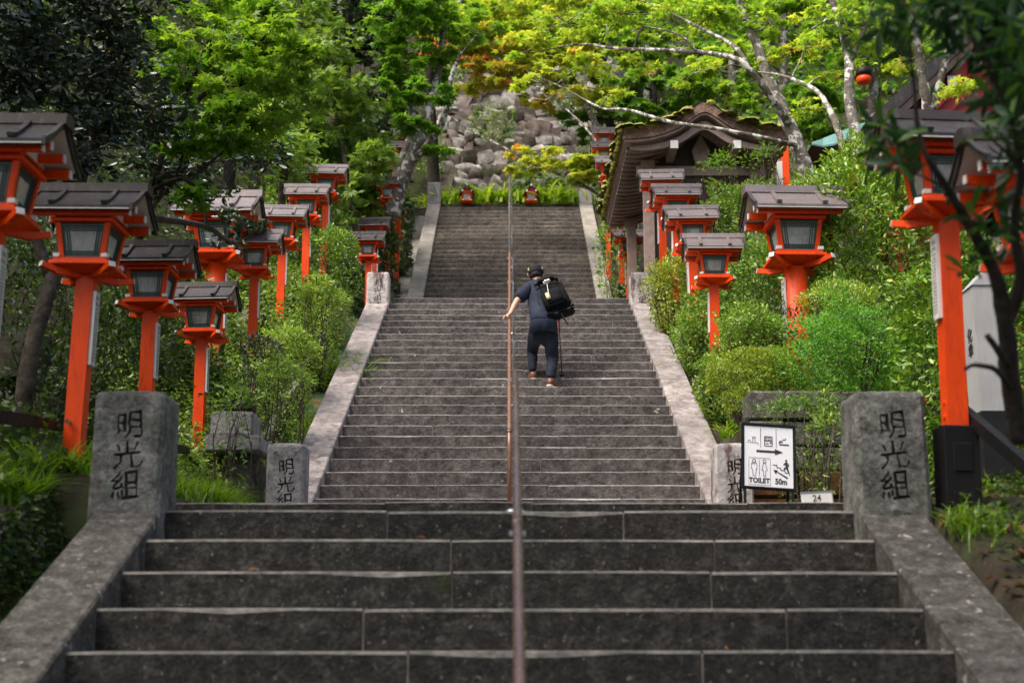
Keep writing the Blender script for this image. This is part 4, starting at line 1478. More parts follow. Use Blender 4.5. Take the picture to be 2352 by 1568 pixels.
# ------------------------------------------------------------------ the climber
def skin(name, joints, edges, mat, parent, root_v=0, sub=2, disp=0.0):
    """joints: list of (Vector, rx, ry); grows one continuous tapered surface"""
    me = bpy.data.meshes.new(name)
    off = parent.location if parent is not None else Vector((0, 0, 0))
    me.from_pydata([tuple(j[0] - off) for j in joints], edges, [])
    o = link(name, me, parent)
    md = o.modifiers.new('skin', 'SKIN')
    md.use_smooth_shade = True
    for i, j in enumerate(joints):
        sv = me.skin_vertices[0].data[i]
        sv.radius = (j[1], j[2] if len(j) > 2 else j[1])
        sv.use_root = (i == root_v)
    ss = o.modifiers.new('sub', 'SUBSURF')
    ss.levels = ss.render_levels = sub
    m2 = evaluated(o)
    o.modifiers.clear()
    o.data = m2
    m2.materials.clear()
    m2.materials.append(mat)
    if disp:
        for v in m2.vertices:
            q = v.co * 9.0
            k = mnoise.noise(Vector((q.x, q.y, q.z * 0.6))) + 0.5 * mnoise.noise(Vector((q.x * 2.3, q.y * 2.3, q.z * 1.5)))
            v.co += v.normal * k * disp
    m2.polygons.foreach_set('use_smooth', [True] * len(m2.polygons))
    return o


V = Vector
RF = V((0.535, 18.06, 3.34))       # right foot (heel on the lower step)
LF = V((0.300, 18.46, 3.522))
man = empty('person', (0.43, 18.2, 3.34))
tag(man, 'person in navy shirt and dark trousers climbing with a black backpack', 'person')
hipc = V((0.44, 18.17, 4.21))
hL, hR = hipc + V((-.10, .02, -.03)), hipc + V((.10, -.01, -.03))
kL, kR = V((0.300, 18.58, 3.94)), V((0.553, 18.25, 3.77))
aL, aR = LF + V((.005, -.02, .12)), RF + V((-.01, -.01, .13))
sp1, sp2, ch = V((0.43, 18.24, 4.36)), V((0.425, 18.36, 4.60)), V((0.42, 18.46, 4.74))
nk, hd0, hd1, hd2 = V((0.385, 18.56, 4.88)), V((0.360, 18.62, 4.96)), V((0.350, 18.655, 5.05)), V((0.345, 18.67, 5.13))
shL, shR = V((0.245, 18.42, 4.80)), V((0.60, 18.42, 4.80))
elL, wrL = V((0.075, 18.30, 4.545)), V((0.01, 18.22, 4.385))
elR, wrR = V((0.70, 18.45, 4.53)), V((0.66, 18.66, 4.42))
paL = V((-0.030, 18.20, 4.345))
paR = V((0.655, 18.72, 4.42))
J = [(hipc, .115, .09), (sp1, .11, .09), (sp2, .125, .09), (ch, .12, .08), (nk, .055, .055), (hd0, .07, .075), (hd1, .088, .098), (hd2, .065, .075),
     (shL, .062), (elL, .043), (wrL, .030), (paL, .030, .022), (shR, .062), (elR, .043), (wrR, .030), (paR, .03, .022),
     (hL, .07), (kL, .05), (aL, .040), (LF + V((.0, .09, .045)), .038, .03), (hR, .07), (kR, .05), (aR, .040), (RF + V((.02, .10, .045)), .038, .03)]
E = [(0, 1), (1, 2), (2, 3), (3, 4), (4, 5), (5, 6), (6, 7), (3, 8), (8, 9), (9, 10), (10, 11), (3, 12), (12, 13), (13, 14), (14, 15),
     (0, 16), (16, 17), (17, 18), (18, 19), (0, 20), (20, 21), (21, 22), (22, 23)]
# fingers of the left hand hang over the rail, right hand closes on the pole
for (base_i, pal, tips) in ((11, paL, [(V((-.040, -.030, -.004)), V((-.052, -.036, -.050))), (V((-.046, -.012, -.004)), V((-.060, -.014, -.058))), (V((-.044, .006, -.004)), V((-.056, .008, -.056))),
                                       (V((-.036, .022, -.004)), V((-.046, .026, -.046))), (V((.000, -.044, -.010)), V((.018, -.058, -.028)))]),
                            (15, paR, [(V((.01, .045, -.005)), V((-.02, .06, -.03))), (V((.01, .047, -.02)), V((-.02, .06, -.045))), (V((.01, .045, -.035)), V((-.02, .055, -.06))),
                                       (V((.01, .04, -.048)), V((-.015, .05, -.07))), (V((-.03, .03, .01)), V((-.045, .05, .0)))])):
    for a_, b_ in tips:
        n0 = len(J)
        J.append((pal + a_, .0095))
        J.append((pal + b_, .0080))
        E += [(base_i, n0), (n0, n0 + 1)]
skin('body', J, E, MT['skin'], man, 0, 2)
# ears
m = MB()
for s in (-1, 1):
    c = hd1 + V((s * .088, -.005, -.02))
    m.tube([c + V((0, -.012, -.035)), c + V((s * .012, -.012, 0)), c + V((0, -.008, .03))], [.012, .017, .012], 8)
m.build('ear', MT['skin'], man, smooth=True)
# shirt: torso and short sleeves
slL = shL.lerp(elL, 0.86)
slR = shR.lerp(elR, 0.9)
S = [(hipc + V((-.005, .0, -.03)), .182, .152), (sp1 + V((-.005, 0, .0)), .185, .145), (sp2, .195, .14), (ch + V((.005, 0, .03)), .175, .115), (nk + V((.005, -.02, -.055)), .085, .075),
     (shL + V((.02, 0, -.015)), .105, .095), (shL.lerp(slL, .55), .10, .095), (slL, .098, .088), (shR + V((-.02, 0, -.015)), .105, .095), (shR.lerp(slR, .55), .10, .095), (slR, .096, .086)]
skin('shirt', S, [(0, 1), (1, 2), (2, 3), (3, 4), (3, 5), (5, 6), (6, 7), (3, 8), (8, 9), (9, 10)], MT['shirt'], man, 0, 3, 0.013)
m = MB()
m.tube([nk + V((.004, -.03, -.03)), nk + V((.0, -.015, .005)), nk + V((-.004, -.01, .012))], [.088, .082, .078], 16, cap=False)
m.build('collar', MT['shirt'], man, smooth=True)
# loose back hem of the shirt
m = MB()
hem = []
for i in range(13):
    a_ = math.pi * (1.0 + i / 12)
    rx, ry = .178, .152
    wob = .012 * math.sin(i * 2.1)
    top = hipc + V((math.cos(a_) * rx, math.sin(a_) * ry - .0, .06))
    bot = hipc + V((math.cos(a_) * (rx + .012 + wob), math.sin(a_) * (ry + .025 + wob), -.095 - .03 * abs(math.cos(a_)) + .01 * math.sin(i * 1.7)))
    hem += [top, bot]
vs = hem + [p + V((0, .008, 0)) for p in hem]
nf = 26
fs = []
for i in range(12):
    fs += [(2 * i, 2 * i + 2, 2 * i + 3, 2 * i + 1), (nf + 2 * i, nf + 2 * i + 1, nf + 2 * i + 3, nf + 2 * i + 2), (2 * i + 1, 2 * i + 3, nf + 2 * i + 3, nf + 2 * i + 1)]
m.add(vs, fs)
m.build('shirt_tail', MT['shirt'], man, smooth=True)
# trousers
ankL, ankR = aL + V((0, 0, -.005)), aR + V((0, 0, -.005))
T_ = [(hipc + V((0, .02, .07)), .165, .135), (hipc + V((0, .0, -.05)), .162, .14), (hL.lerp(kL, .42) + V((.0, -.02, 0)), .096, .105), (kL, .074, .078), (kL.lerp(ankL, .45) + V((0, -.03, 0)), .072, .078), (ankL, .054, .058),
      (hR.lerp(kR, .45) + V((.0, -.02, 0)), .100, .108), (kR, .078, .082), (kR.lerp(ankR, .45) + V((0, -.03, 0)), .075, .08), (ankR, .056, .060)]
skin('trousers', T_, [(0, 1), (1, 2), (2, 3), (3, 4), (4, 5), (1, 6), (6, 7), (7, 8), (8, 9)], MT['trousers'], man, 0, 3, 0.014)


# shoes
def shoe(base, yaw, pitch):
    M = Matrix.Translation(base - man.location) @ Matrix.Rotation(yaw, 4, 'Z') @ Matrix.Rotation(pitch, 4, 'X')
    rows = [(-.085, .030, .022, .10), (-.06, .040, .022, .115), (0.0, .043, .022, .11), (.06, .050, .022, .085), (.12, .052, .022, .06), (.165, .040, .022, .045), (.185, .02, .022, .034)]

    def loft(z_lo, z_hi, grow):
        vs, fs = [], []
        n = 10
        for (y, w, zl, zh) in rows:
            lo, hi = z_lo(zl, zh), z_hi(zl, zh)
            for k in range(n):
                a_ = 2 * math.pi * k / n
                cx_, cz_ = math.cos(a_), math.sin(a_)
                sx_ = math.copysign(abs(cx_) ** .6, cx_)
                sz_ = math.copysign(abs(cz_) ** .6, cz_)
                vs.append(M @ V((sx_ * (w + grow), y + (.004 if grow else 0) * (1 if y > 0 else -1), (lo + hi) / 2 + sz_ * (hi - lo) / 2)))
        for i in range(len(rows) - 1):
            for k in range(n):
                fs.append((i * n + k, i * n + (k + 1) % n, (i + 1) * n + (k + 1) % n, (i + 1) * n + k))
        fs += [tuple(reversed(range(n))), tuple(range((len(rows) - 1) * n, len(rows) * n))]
        return MB().add(vs, fs)
    o = link('shoe', loft(lambda a, b: a, lambda a, b: b, 0).mesh('shoe', MT['leather'], True), man)
    link('sole', loft(lambda a, b: 0.0, lambda a, b: .024, .004).mesh('sole', MT['sole'], True), o)


shoe(LF + V((0, -.02, .0)), R(8), R(0))
shoe(RF + V((0, -.01, .012)), R(-24), R(-8))
# hair and cap
m = MB()
ux = V((1, 0, 0))
axis = (hd2 - hd0).normalized()
fw = V((0, 1, 0)) - axis * axis.y
fw.normalize()
side = fw.cross(axis)
side.normalize()


def hp(a_, r1, h, back=0.0):
    return hd1 + side * (math.cos(a_) * r1 * .97) + fw * (math.sin(a_) * r1 * 1.10 + back) + axis * h


def dome(levels, n=18, a0=0, a1=2 * math.pi, jit=0.0):
    vs, fs = [], []
    for (r1, h, bk) in levels:
        for k in range(n):
            a_ = a0 + (a1 - a0) * k / n
            vs.append(hp(a_, r1 * (1 + random.uniform(-jit, jit)), h, bk))
    for i in range(len(levels) - 1):
        for k in range(n):
            fs.append((i * n + k, i * n + (k + 1) % n, (i + 1) * n + (k + 1) % n, (i + 1) * n + k))
    fs.append(tuple(range((len(levels) - 1) * n, len(levels) * n)))
    fs.append(tuple(reversed(range(n))))
    return MB().add(vs, fs)


dome([(.050, -.100, -.040), (.078, -.088, -.032), (.092, -.06, -.022), (.098, -.03, -.010), (.095, .02, -.003)], jit=.06).build('hair', MT['hair'], man, smooth=True)
cp = dome([(.108, -.035, -.004), (.113, -.01, -.002), (.114, .03, 0), (.108, .065, 0), (.088, .092, 0), (.055, .107, 0), (.015, .112, 0)]).build('cap', MT['cap'], man, smooth=True)
m = MB()
bc = [hp(math.pi * .5 + a_, .112, .018) for a_ in (-.75, -.4, 0, .4, .75)]
bo = [hp(math.pi * .5 + a_, .112, .0) + fw * .075 * math.cos(a_ * 1.1) - axis * .01 for a_ in (-.75, -.4, 0, .4, .75)]
m.add(bc + bo, [(i, i + 1, 6 + i, 5 + i) for i in range(4)])
link('brim', m.mesh('brim', MT['cap'], off=man.location), cp)
for (ac, col) in ((-math.pi * .5 + .95, 'white'), (-math.pi * .5 - 1.0, 'gold')):
    m = MB()
    m.add([hp(ac + du, .1165, dv) for du, dv in ((-.15, .02), (-.05, .008), (.08, .015), (.14, .035), (.08, .05), (-.06, .052), (-.15, .038))], [tuple(range(7))])
    link('embroidery', m.mesh('embroidery', MT[col], off=man.location), cp)

# backpack (worn, yet a thing of its own)
bk = empty('backpack', tuple(V((0.62, 18.15, 4.37))))
tag(bk, 'black backpack with white cloth and pale tag on the climber', 'backpack')
MX = Matrix.Scale(1.10, 4) @ Matrix.Rotation(R(-17), 4, 'Y') @ Matrix.Rotation(R(-22), 4, 'X')


def puff(name, a, b, mat, bev, parent=bk, jit=.012, taper=1.0):
    m = MB(); m.box(a[0], b[0], a[1], b[1], a[2], b[2])
    me = m.mesh(name, mat)
    bm = bmesh.new(); bm.from_mesh(me)
    for v in bm.verts:
        if v.co.z > (a[2] + b[2]) / 2:
            v.co.x = (a[0] + b[0]) / 2 + (v.co.x - (a[0] + b[0]) / 2) * taper
    bmesh.ops.bevel(bm, geom=list(bm.edges), offset=bev, segments=3, affect='EDGES')
    bmesh.ops.subdivide_edges(bm, edges=[e for e in bm.edges if e.calc_length() > .07], cuts=2, use_grid_fill=True)
    for v in bm.verts:
        v.co += V((mnoise.noise(v.co * 9 + V((5, 0, 0))), mnoise.noise(v.co * 9), mnoise.noise(v.co * 9 + V((0, 0, 4))))) * jit
    bmesh.ops.transform(bm, matrix=MX, verts=bm.verts)
    bm.to_mesh(me); bm.free()
    me.polygons.foreach_set('use_smooth', [True] * len(me.polygons))
    return link(name, me, parent)


puff('main_bag', (-.18, -.10, .0), (.21, .12, .46), MT['pack'], .06, taper=.80)
puff('top_lid', (-.15, -.115, .40), (.15, .13, .50), MT['pack'], .045, taper=.92)
puff('front_pocket', (-.11, -.145, .05), (.15, -.09, .30), MT['pack'], .03)
puff('side_pocket', (-.20, -.06, .03), (-.15, .08, .24), MT['pack'], .02)
puff('waist_pad', (-.16, -.06, -.045), (.21, .10, .015), MT['pack'], .025)
puff('white_cloth', (-.045, -.165, .37), (.08, -.12, .42), MT['white'], .022, jit=.05)


def strap(name, pts, w, mat='pack', th=.006):
    m = MB()
    pts = [MX @ V(p) for p in pts]
    for a_, b_ in zip(pts[:-1], pts[1:]):
        m.bar(a_, b_, w, th, 0, (0, 1, 0))
    return link(name, m.mesh(name, MT[mat]), bk)


strap('side_strap', [(-.162, -.02, .46), (-.19, .0, .30), (-.205, .02, .1), (-.16, .06, -.08), (-.05, .07, -.16)], .03)
strap('hanging_strap', [(-.165, -.03, -.02), (-.16, -.035, -.16), (-.165, -.04, -.24)], .025)
strap('hanging_strap', [(.04, -.03, -.03), (.06, -.035, -.17), (.07, -.04, -.22)], .022)
strap('compression_strap', [(-.15, -.118, .33), (.0, -.152, .335), (.14, -.118, .33)], .022)
strap('tag_cord', [(-.01, -.152, .35), (-.03, -.156, .22)], .008, 'white')
bx = puff('hanging_tag', (-.075, -.168, .12), (-.025, -.152, .215), MT['gold'], .006, jit=.004)
for (xx, zz) in ((.19, .0), (.14, -.04), (-.02, -.055)):
    puff('buckle', (xx - .02, -.09, zz - .015), (xx + .03, -.06, zz + .015), MT['black'], .006, jit=0)
for s, sh in ((-1, shL), (1, shR)):
    m = MB()
    pts = [V((0.42 + s * .085, 18.30, 4.80)), V((0.42 + s * .10, 18.40, 4.885)), V((0.42 + s * .11, 18.50, 4.86)), V((0.42 + s * .12, 18.54, 4.72))]
    for a_, b_ in zip(pts[:-1], pts[1:]):
        m.bar(a_, b_, .055, .018)
    m.build('shoulder_strap', MT['pack'], bk)

# trekking pole
ptop, pbot = V((0.655, 18.62, 4.46)), V((0.685, 18.30, 3.522))
pl = empty('trekking_pole', tuple(pbot))
tag(pl, 'thin trekking pole with red upper part standing right of the climber', 'pole')
dv = (ptop - pbot)
for nm, k0, k1, r_, mt in (('grip', .92, 1.06, .017, 'black'), ('upper_shaft', .70, .925, .0105, 'pole_red'), ('middle_shaft', .38, .705, .0095, 'leather'), ('lower_shaft', .03, .385, .0085, 'black'), ('tip', 0.0, .035, .006, 'steel')):
    m = MB(); m.tube([pbot + dv * k0, pbot + dv * k1], r_, 10)
    m.build(nm, MT[mt], pl, smooth=True)
m = MB(); m.tube([pbot + dv * .05, pbot + dv * .062], .032, 14)
m.build('basket', MT['black'], pl)


# ------------------------------------------------------------------ foliage machinery
def tpl(vs, fs):
    return np.array(vs, dtype=np.float32), fs


def _maple():
    tips = [(-112, .50), (-56, .86), (0, 1.0), (56, .86), (112, .50)]
    vs = [(0, 0, 0)]
    fs = []
    notch = [(-150, .16), (-84, .34), (-28, .40), (28, .40), (84, .34), (150, .16)]
    for i, (a, l) in enumerate(notch):
        vs.append((math.cos(R(a)) * l, math.sin(R(a)) * l, 0.0))
    for i, (a, l) in enumerate(tips):
        vs.append((math.cos(R(a)) * l, math.sin(R(a)) * l, -0.10 * l))
    for i in range(5):
        fs.append((0, 1 + i, 7 + i, 2 + i))
    return tpl(vs, fs)


def _frond():
    vs, fs = [], []
    for a, l, o in ((-48, .55, .1), (-26, .8, .12), (0, 1.0, 0), (26, .8, .12), (48, .55, .1)):
        d = (math.cos(R(a)), math.sin(R(a)))
        n = (-d[1], d[0])
        b = len(vs)
        w = .085
        vs += [(o, 0, 0), (o + d[0] * l * .5 + n[0] * w, d[1] * l * .5 + n[1] * w, .03), (o + d[0] * l, d[1] * l, -.12 * l), (o + d[0] * l * .5 - n[0] * w, d[1] * l * .5 - n[1] * w, .03)]
        fs.append((b, b + 1, b + 2, b + 3))
    return tpl(vs, fs)


TPL = {
    'oval': tpl([(0, 0, 0), (.30, .19, .05), (.68, .17, .03), (1, 0, -.08), (.68, -.17, .03), (.30, -.19, .05), (.33, 0, -.01), (.68, 0, -.03)],
                [(0, 6, 1), (1, 6, 7, 2), (2, 7, 3), (0, 5, 6), (5, 4, 7, 6), (4, 3, 7)]),
    'lance': tpl([(0, 0, 0), (.30, .13, .03), (.65, .13, .01), (1, 0, -.14), (.65, -.13, .01), (.30, -.13, .03), (.33, 0, -.01), (.66, 0, -.05)],
                 [(0, 6, 1), (1, 6, 7, 2), (2, 7, 3), (0, 5, 6), (5, 4, 7, 6), (4, 3, 7)]),
    'diamond': tpl([(0, 0, 0), (.45, .27, .07), (1, 0, -.06), (.45, -.27, .07)], [(0, 2, 1), (0, 3, 2)]),
    'thin': tpl([(0, 0, 0), (.45, .16, .05), (1, 0, -.08), (.45, -.16, .05)], [(0, 2, 1), (0, 3, 2)]),
    'maple': _maple(),
    'frond': _frond(),
}


def norm(a):
    return a / np.maximum(np.linalg.norm(a, axis=1, keepdims=True), 1e-9)


class Lv:
    def __init__(self):
        self.p, self.d, self.n, self.s, self.t = [], [], [], [], []

    def add(self, p, d, n, s, t):
        k = len(p)
        if k == 0:
            return
        self.p.append(np.asarray(p, dtype=np.float32))
        self.d.append(np.asarray(d, dtype=np.float32))
        self.n.append(np.asarray(n, dtype=np.float32))
        self.s.append(np.broadcast_to(np.asarray(s, dtype=np.float32), (k,)))
        self.t.append(np.broadcast_to(np.asarray(t, dtype=np.float32), (k,)))

    def mesh(self, name, shape, mat, off):
        p, d, n = np.concatenate(self.p), norm(np.concatenate(self.d)), np.concatenate(self.n)
        s, t = np.concatenate(self.s), np.clip(np.concatenate(self.t), 0, 1)
        b = norm(np.cross(n, d))
        n = np.cross(d, b)
        tv, tf = TPL[shape]
        K = len(tv)
        N = len(p)
        p = p - np.array(off, dtype=np.float32)
        V_ = p[:, None, :] + s[:, None, None] * (tv[None, :, 0, None] * d[:, None, :] + tv[None, :, 1, None] * b[:, None, :] + tv[None, :, 2, None] * n[:, None, :])
        loops_t = np.concatenate([np.array(f) for f in tf])
        cnt = np.array([len(f) for f in tf])
        loops = (loops_t[None, :] + (np.arange(N) * K)[:, None]).ravel()
        counts = np.tile(cnt, N)
        starts = np.concatenate([[0], np.cumsum(counts)[:-1]])
        me = bpy.data.meshes.new(name)
        me.vertices.add(N * K)
        me.vertices.foreach_set('co', V_.astype(np.float32).ravel())
        me.loops.add(len(loops))
        me.loops.foreach_set('vertex_index', loops.astype(np.int32))
        me.polygons.add(len(counts))
        me.polygons.foreach_set('loop_start', starts.astype(np.int32))
        at = me.attributes.new('tint', 'FLOAT', 'FACE')
        at.data.foreach_set('value', np.repeat(t, len(tf)).astype(np.float32))
        me.materials.append(mat)
        me.update(calc_edges=True)
        me.validate()
        return me

    def build(self, name, shape, mat, parent, kind='stuff'):
        off = parent.location if parent is not None else (0, 0, 0)
        o = link(name, self.mesh(name, shape, mat, tuple(off)), parent)
        if kind:
            o['kind'] = kind
        return o


def rdir(n):
    return norm(rng.normal(size=(n, 3)))


def spray(L, c, r, n, size, tint, flat, tspread=0.14):
    """n leaves around c in a flattened disc of radius r"""
    o = rng.normal(size=(n, 3)) * np.array([r[0], r[1], r[2]]) * 0.55
    p = np.array(c) + o
    d = rdir(n) * 0.8
    d[:, 2] = d[:, 2] * 0.5 - 0.12
    d[:, :2] += o[:, :2] / max(r[0], 1e-3) * 0.7
    nn = rdir(n) * (1 - flat)
    nn[:, 2] += flat
    L.add(p, d, nn, size * rng.uniform(0.65, 1.2, n), tint + rng.normal(size=n) * tspread)


def path_bend(a, b, k=0.12, n=5, sag=0.0):
    a, b = Vector(a), Vector(b)
    L_ = (b - a).length
    o = Vector((random.uniform(-1, 1), random.uniform(-1, 1), random.uniform(-.5, 1))) * L_ * k
    pts = []
    for i in range(n):
        s = i / (n - 1)
        w = Vector((random.uniform(-1, 1), random.uniform(-1, 1), random.uniform(-1, 1))) * L_ * 0.025 if 0 < i < n - 1 else Vector((0, 0, 0))
        pts.append(a.lerp(b, s) + o * math.sin(math.pi * s) + Vector((0, 0, -sag * L_ * s * s)) + w)
    return pts


def smooth_path(pts, rads, k=4, wob=0.0):
    """catmull-rom through the given points"""
    out, ro = [], []
    P_ = [pts[0]] + list(pts) + [pts[-1]]
    for i in range(1, len(P_) - 2):
        p0, p1, p2, p3 = P_[i - 1], P_[i], P_[i + 1], P_[i + 2]
        for j in range(k):
            s = j / k
            q = 0.5 * ((2 * p1) + (p2 - p0) * s + (2 * p0 - 5 * p1 + 4 * p2 - p3) * s * s + (3 * p1 - p0 - 3 * p2 + p3) * s ** 3)
            rr = rads[i - 1] + (rads[i] - rads[i - 1]) * s
            if wob:
                q = q + Vector((random.uniform(-1, 1), random.uniform(-1, 1), random.uniform(-1, 1))) * rr * wob
            out.append(q)
            ro.append(rr * random.uniform(0.93, 1.07))
    out.append(pts[-1])
    ro.append(rads[-1])
    return out, ro


def tree(name, label, trunks, blobs, shape, size, mat, bark, flat=0.5, group=None, per=34, cat='tree', twig_r=0.006, limb_r=0.022, tint_spread=0.14, autob=True):
    """trunks: lists of (px, py, t, radius); blobs: (px, py, t, rx_px, ry_px, depth_m, leaves, tint)"""
    tp_ = [[(P(x, y, t), r) for (x, y, t, r) in tr] for tr in trunks]
    root = empty(name, tuple(tp_[0][0][0]))
    tag(root, label, cat, group)
    nodes = []
    for tr in tp_:
        m = MB()
        pts, rads = smooth_path([p for p, r in tr], [r for p, r in tr], 4, 0.10)
        m.tube(pts, rads, 10)
        m.build('trunk' if tr is tp_[0] else 'limb', MT[bark], root, smooth=True)
        nodes += list(zip(pts, rads))
    L = Lv()
    B = MB()
    for (x, y, t, rx, ry, dz, n, tint) in blobs:
        c = P(x, y, t)
        k = t / F
        r = Vector((rx * k, dz, ry * k))
        if autob:
            # nearest trunk point, preferring ones below
            best = min(nodes, key=lambda q: (q[0] - c).length + max(0, q[0].z - c.z) * 1.5)
            pts = path_bend(best[0], c, 0.08, 6)
            r0 = min(best[1] * 0.6, limb_r)
            B.tube(pts, [r0 + (twig_r * 1.4 - r0) * i / 5 for i in range(6)], 5, cap=False)
        K = max(3, n // per)
        for j in range(K):
            u = Vector(rdir(1)[0].tolist())
            u *= random.random() ** 0.45
            cc = c + Vector((u.x * r.x, u.y * r.y, u.z * r.z))
            tw = path_bend(c.lerp(cc, 0.05), cc, 0.1, 4)
            B.tube(tw, [twig_r * 1.2, twig_r, twig_r * .8, twig_r * .5], 4, cap=False)
            sr = max(0.10, 0.42 * min(r.x, max(r.z, r.x * .5)))
            spray(L, cc, (sr, sr, sr * (0.30 if flat > 0.4 else 0.65)), per, size, tint + random.gauss(0, 0.10), flat, tint_spread)
    if B.v:
        bo = B.build('branches', MT[bark] if bark != 'bark_pale' else MT['bark_pale'], root, smooth=True)
        bo['kind'] = 'stuff'
    L.build('crown', shape, MT[mat], root)
    return root


def shrub(name, label, x, y, t, rx, ry, dep, n, shape, size, mat, tint=0.5, stems=7, group='shrubs on the banks', zlow=-1.0, lump=0.18, inner=0.65, flowers=0):
    c = P(x, y, t)
    k = t / F
    r = np.array([rx * k, dep, ry * k])
    gz = min(float(ground(c.x, c.y)), c.z - r[2] * 0.6)
    root = empty(name, (c.x, c.y, gz))
    tag(root, label, 'shrub', group)
    S_ = MB()
    for i in range(stems):
        a = random.uniform(0, 2 * math.pi)
        e = c + Vector((math.cos(a) * r[0] * .75, math.sin(a) * r[1] * .75, random.uniform(-.2, .5) * r[2]))
        b = Vector((c.x + math.cos(a) * r[0] * .18, c.y + math.sin(a) * r[1] * .18, gz - 0.05))
        pts = path_bend(b, e, 0.10, 5)
        S_.tube(pts, [.016, .012, .009, .006, .003], 5)
        for q in range(3):
            s0 = pts[2 + q % 3]
            S_.tube(path_bend(s0, s0 + Vector((random.uniform(-1, 1) * r[0], random.uniform(-1, 1) * r[1], random.uniform(.1, .9) * r[2])) * .6, .1, 4), [.006, .005, .004, .002], 4)
    if S_.v:
        so = S_.build('stems', MT['bark'], root, smooth=True)
    u = rdir(n)
    u = u[u[:, 2] > zlow]
    m_ = len(u)
    ph = rng.uniform(0, 6, 3)
    lum = 1 + lump * (np.sin(u[:, 0] * 5 + ph[0]) * np.cos(u[:, 1] * 4 + ph[1]) + 0.7 * np.sin(u[:, 2] * 7 + u[:, 0] * 6 + ph[2]) + .5 * np.sin(u[:, 0] * 13 + u[:, 2] * 11))
    rad = (inner + (1 - inner) * rng.random(m_) ** 0.5) * lum
    o_ = u * r * rad[:, None]
    if zlow < -0.7:
        o_[:, 2] = np.where(o_[:, 2] < 0, u[:, 2] * (c.z - gz) * .96, o_[:, 2])
    p = np.array(c) + o_
    d = u * 0.8 + rdir(m_) * 0.9 + np.array([0, 0, 0.2])
    nn = u * 0.6 + rdir(m_) * 0.6 + np.array([0, 0, 0.5])
    L = Lv()
    L.add(p, d, nn, size * rng.uniform(.6, 1.2, m_), tint + rng.normal(size=m_) * .2)
    L.build('foliage', shape, MT[mat], root)
    if flowers:
        u = rdir(flowers)
        u[:, 1] = -np.abs(u[:, 1])
        p = np.array(c) + u * r * 1.0
        L = Lv()
        L.add(np.repeat(p, 4, 0), rdir(flowers * 4), rdir(flowers * 4), .035, rng.random(flowers * 4))
        L.build('flowers', 'diamond', MT['flower'], root)
    return root


def blades(name, bases, h, w, bend, mat, parent, tint=0.5, seg=4, kind='stuff'):
    """grass-like arching blades; bases (N,3)"""
    N = len(bases)
    a = rng.uniform(0, 2 * np.pi, N)
    dirx, diry = np.cos(a), np.sin(a)
    H = h * rng.uniform(.55, 1.2, N)
    bd = bend * rng.uniform(.4, 1.5, N)
    W_ = w * rng.uniform(.7, 1.2, N)
    vs = np.zeros((N, 2 * seg + 1, 3), dtype=np.float32)
    for i in range(seg + 1):
        s = i / seg
        out = bd * H * s ** 1.8
        z = H * (s - 0.55 * bd * s ** 2.6)
        cx_, cy_ = bases[:, 0] + dirx * out, bases[:, 1] + diry * out
        ww = W_ * (1 - s) ** 0.6 * 0.5
        if i < seg:
            for q, sg_ in ((0, -1), (1, 1)):
                vs[:, 2 * i + q, 0] = cx_ - diry * ww * sg_
                vs[:, 2 * i + q, 1] = cy_ + dirx * ww * sg_
                vs[:, 2 * i + q, 2] = bases[:, 2] + z
        else:
            vs[:, 2 * seg, 0], vs[:, 2 * seg, 1], vs[:, 2 * seg, 2] = cx_, cy_, bases[:, 2] + z
    fs = [(2 * i, 2 * i + 1, 2 * i + 3, 2 * i + 2) for i in range(seg - 1)] + [(2 * seg - 2, 2 * seg - 1, 2 * seg)]
    K = 2 * seg + 1
    lt = np.concatenate([np.array(f) for f in fs])
    cnt = np.tile(np.array([len(f) for f in fs]), N)
    loops = (lt[None, :] + (np.arange(N) * K)[:, None]).ravel()
    st_ = np.concatenate([[0], np.cumsum(cnt)[:-1]])
    me = bpy.data.meshes.new(name)
    off = np.array(tuple(parent.location) if parent is not None else (0, 0, 0), dtype=np.float32)
    me.vertices.add(N * K)
    me.vertices.foreach_set('co', (vs - off).astype(np.float32).ravel())
    me.loops.add(len(loops))
    me.loops.foreach_set('vertex_index', loops.astype(np.int32))
    me.polygons.add(len(cnt))
    me.polygons.foreach_set('loop_start', st_.astype(np.int32))
    at = me.attributes.new('tint', 'FLOAT', 'FACE')
    at.data.foreach_set('value', np.repeat(np.clip(tint + rng.normal(size=N) * .22, 0, 1), len(fs)).astype(np.float32))
    me.materials.append(mat)
    me.update(calc_edges=True)
    me.polygons.foreach_set('use_smooth', [True] * len(me.polygons))
    o = link(name, me, parent)
    if kind:
        o['kind'] = kind
    return o


def tuft(label, x, y, t, spread, n, h, w, bend, mat, tint=.5, name='grass_tuft', cat='grass', group='grass tufts on the banks', pxbase=True):
    c = P(x, y, t)
    g = float(ground(c.x, c.y)) if not pxbase else c.z
    root = empty(name, (c.x, c.y, g))
    tag(root, label, cat, group)
    b = np.zeros((n, 3))
    b[:, 0] = c.x + rng.normal(size=n) * spread
    b[:, 1] = c.y + rng.normal(size=n) * spread
    b[:, 2] = (np.minimum(g + .05, ground(b[:, 0], b[:, 1])) if c.y < 38 else 12.38) - 0.02
    okb = (np.abs(b[:, 0]) > 2.8) | ((b[:, 1] > 8.75) & (b[:, 1] < 13.3) & (np.abs(b[:, 0]) > 2.36)) | (b[:, 1] > 13.4) & (b[:, 0] > 2.4)
    b = b[okb] if (abs(c.x) > 2.3 and okb.sum() > 10) else b
    blades('blades', b, h, w, bend, MT[mat], root, tint)
    return root


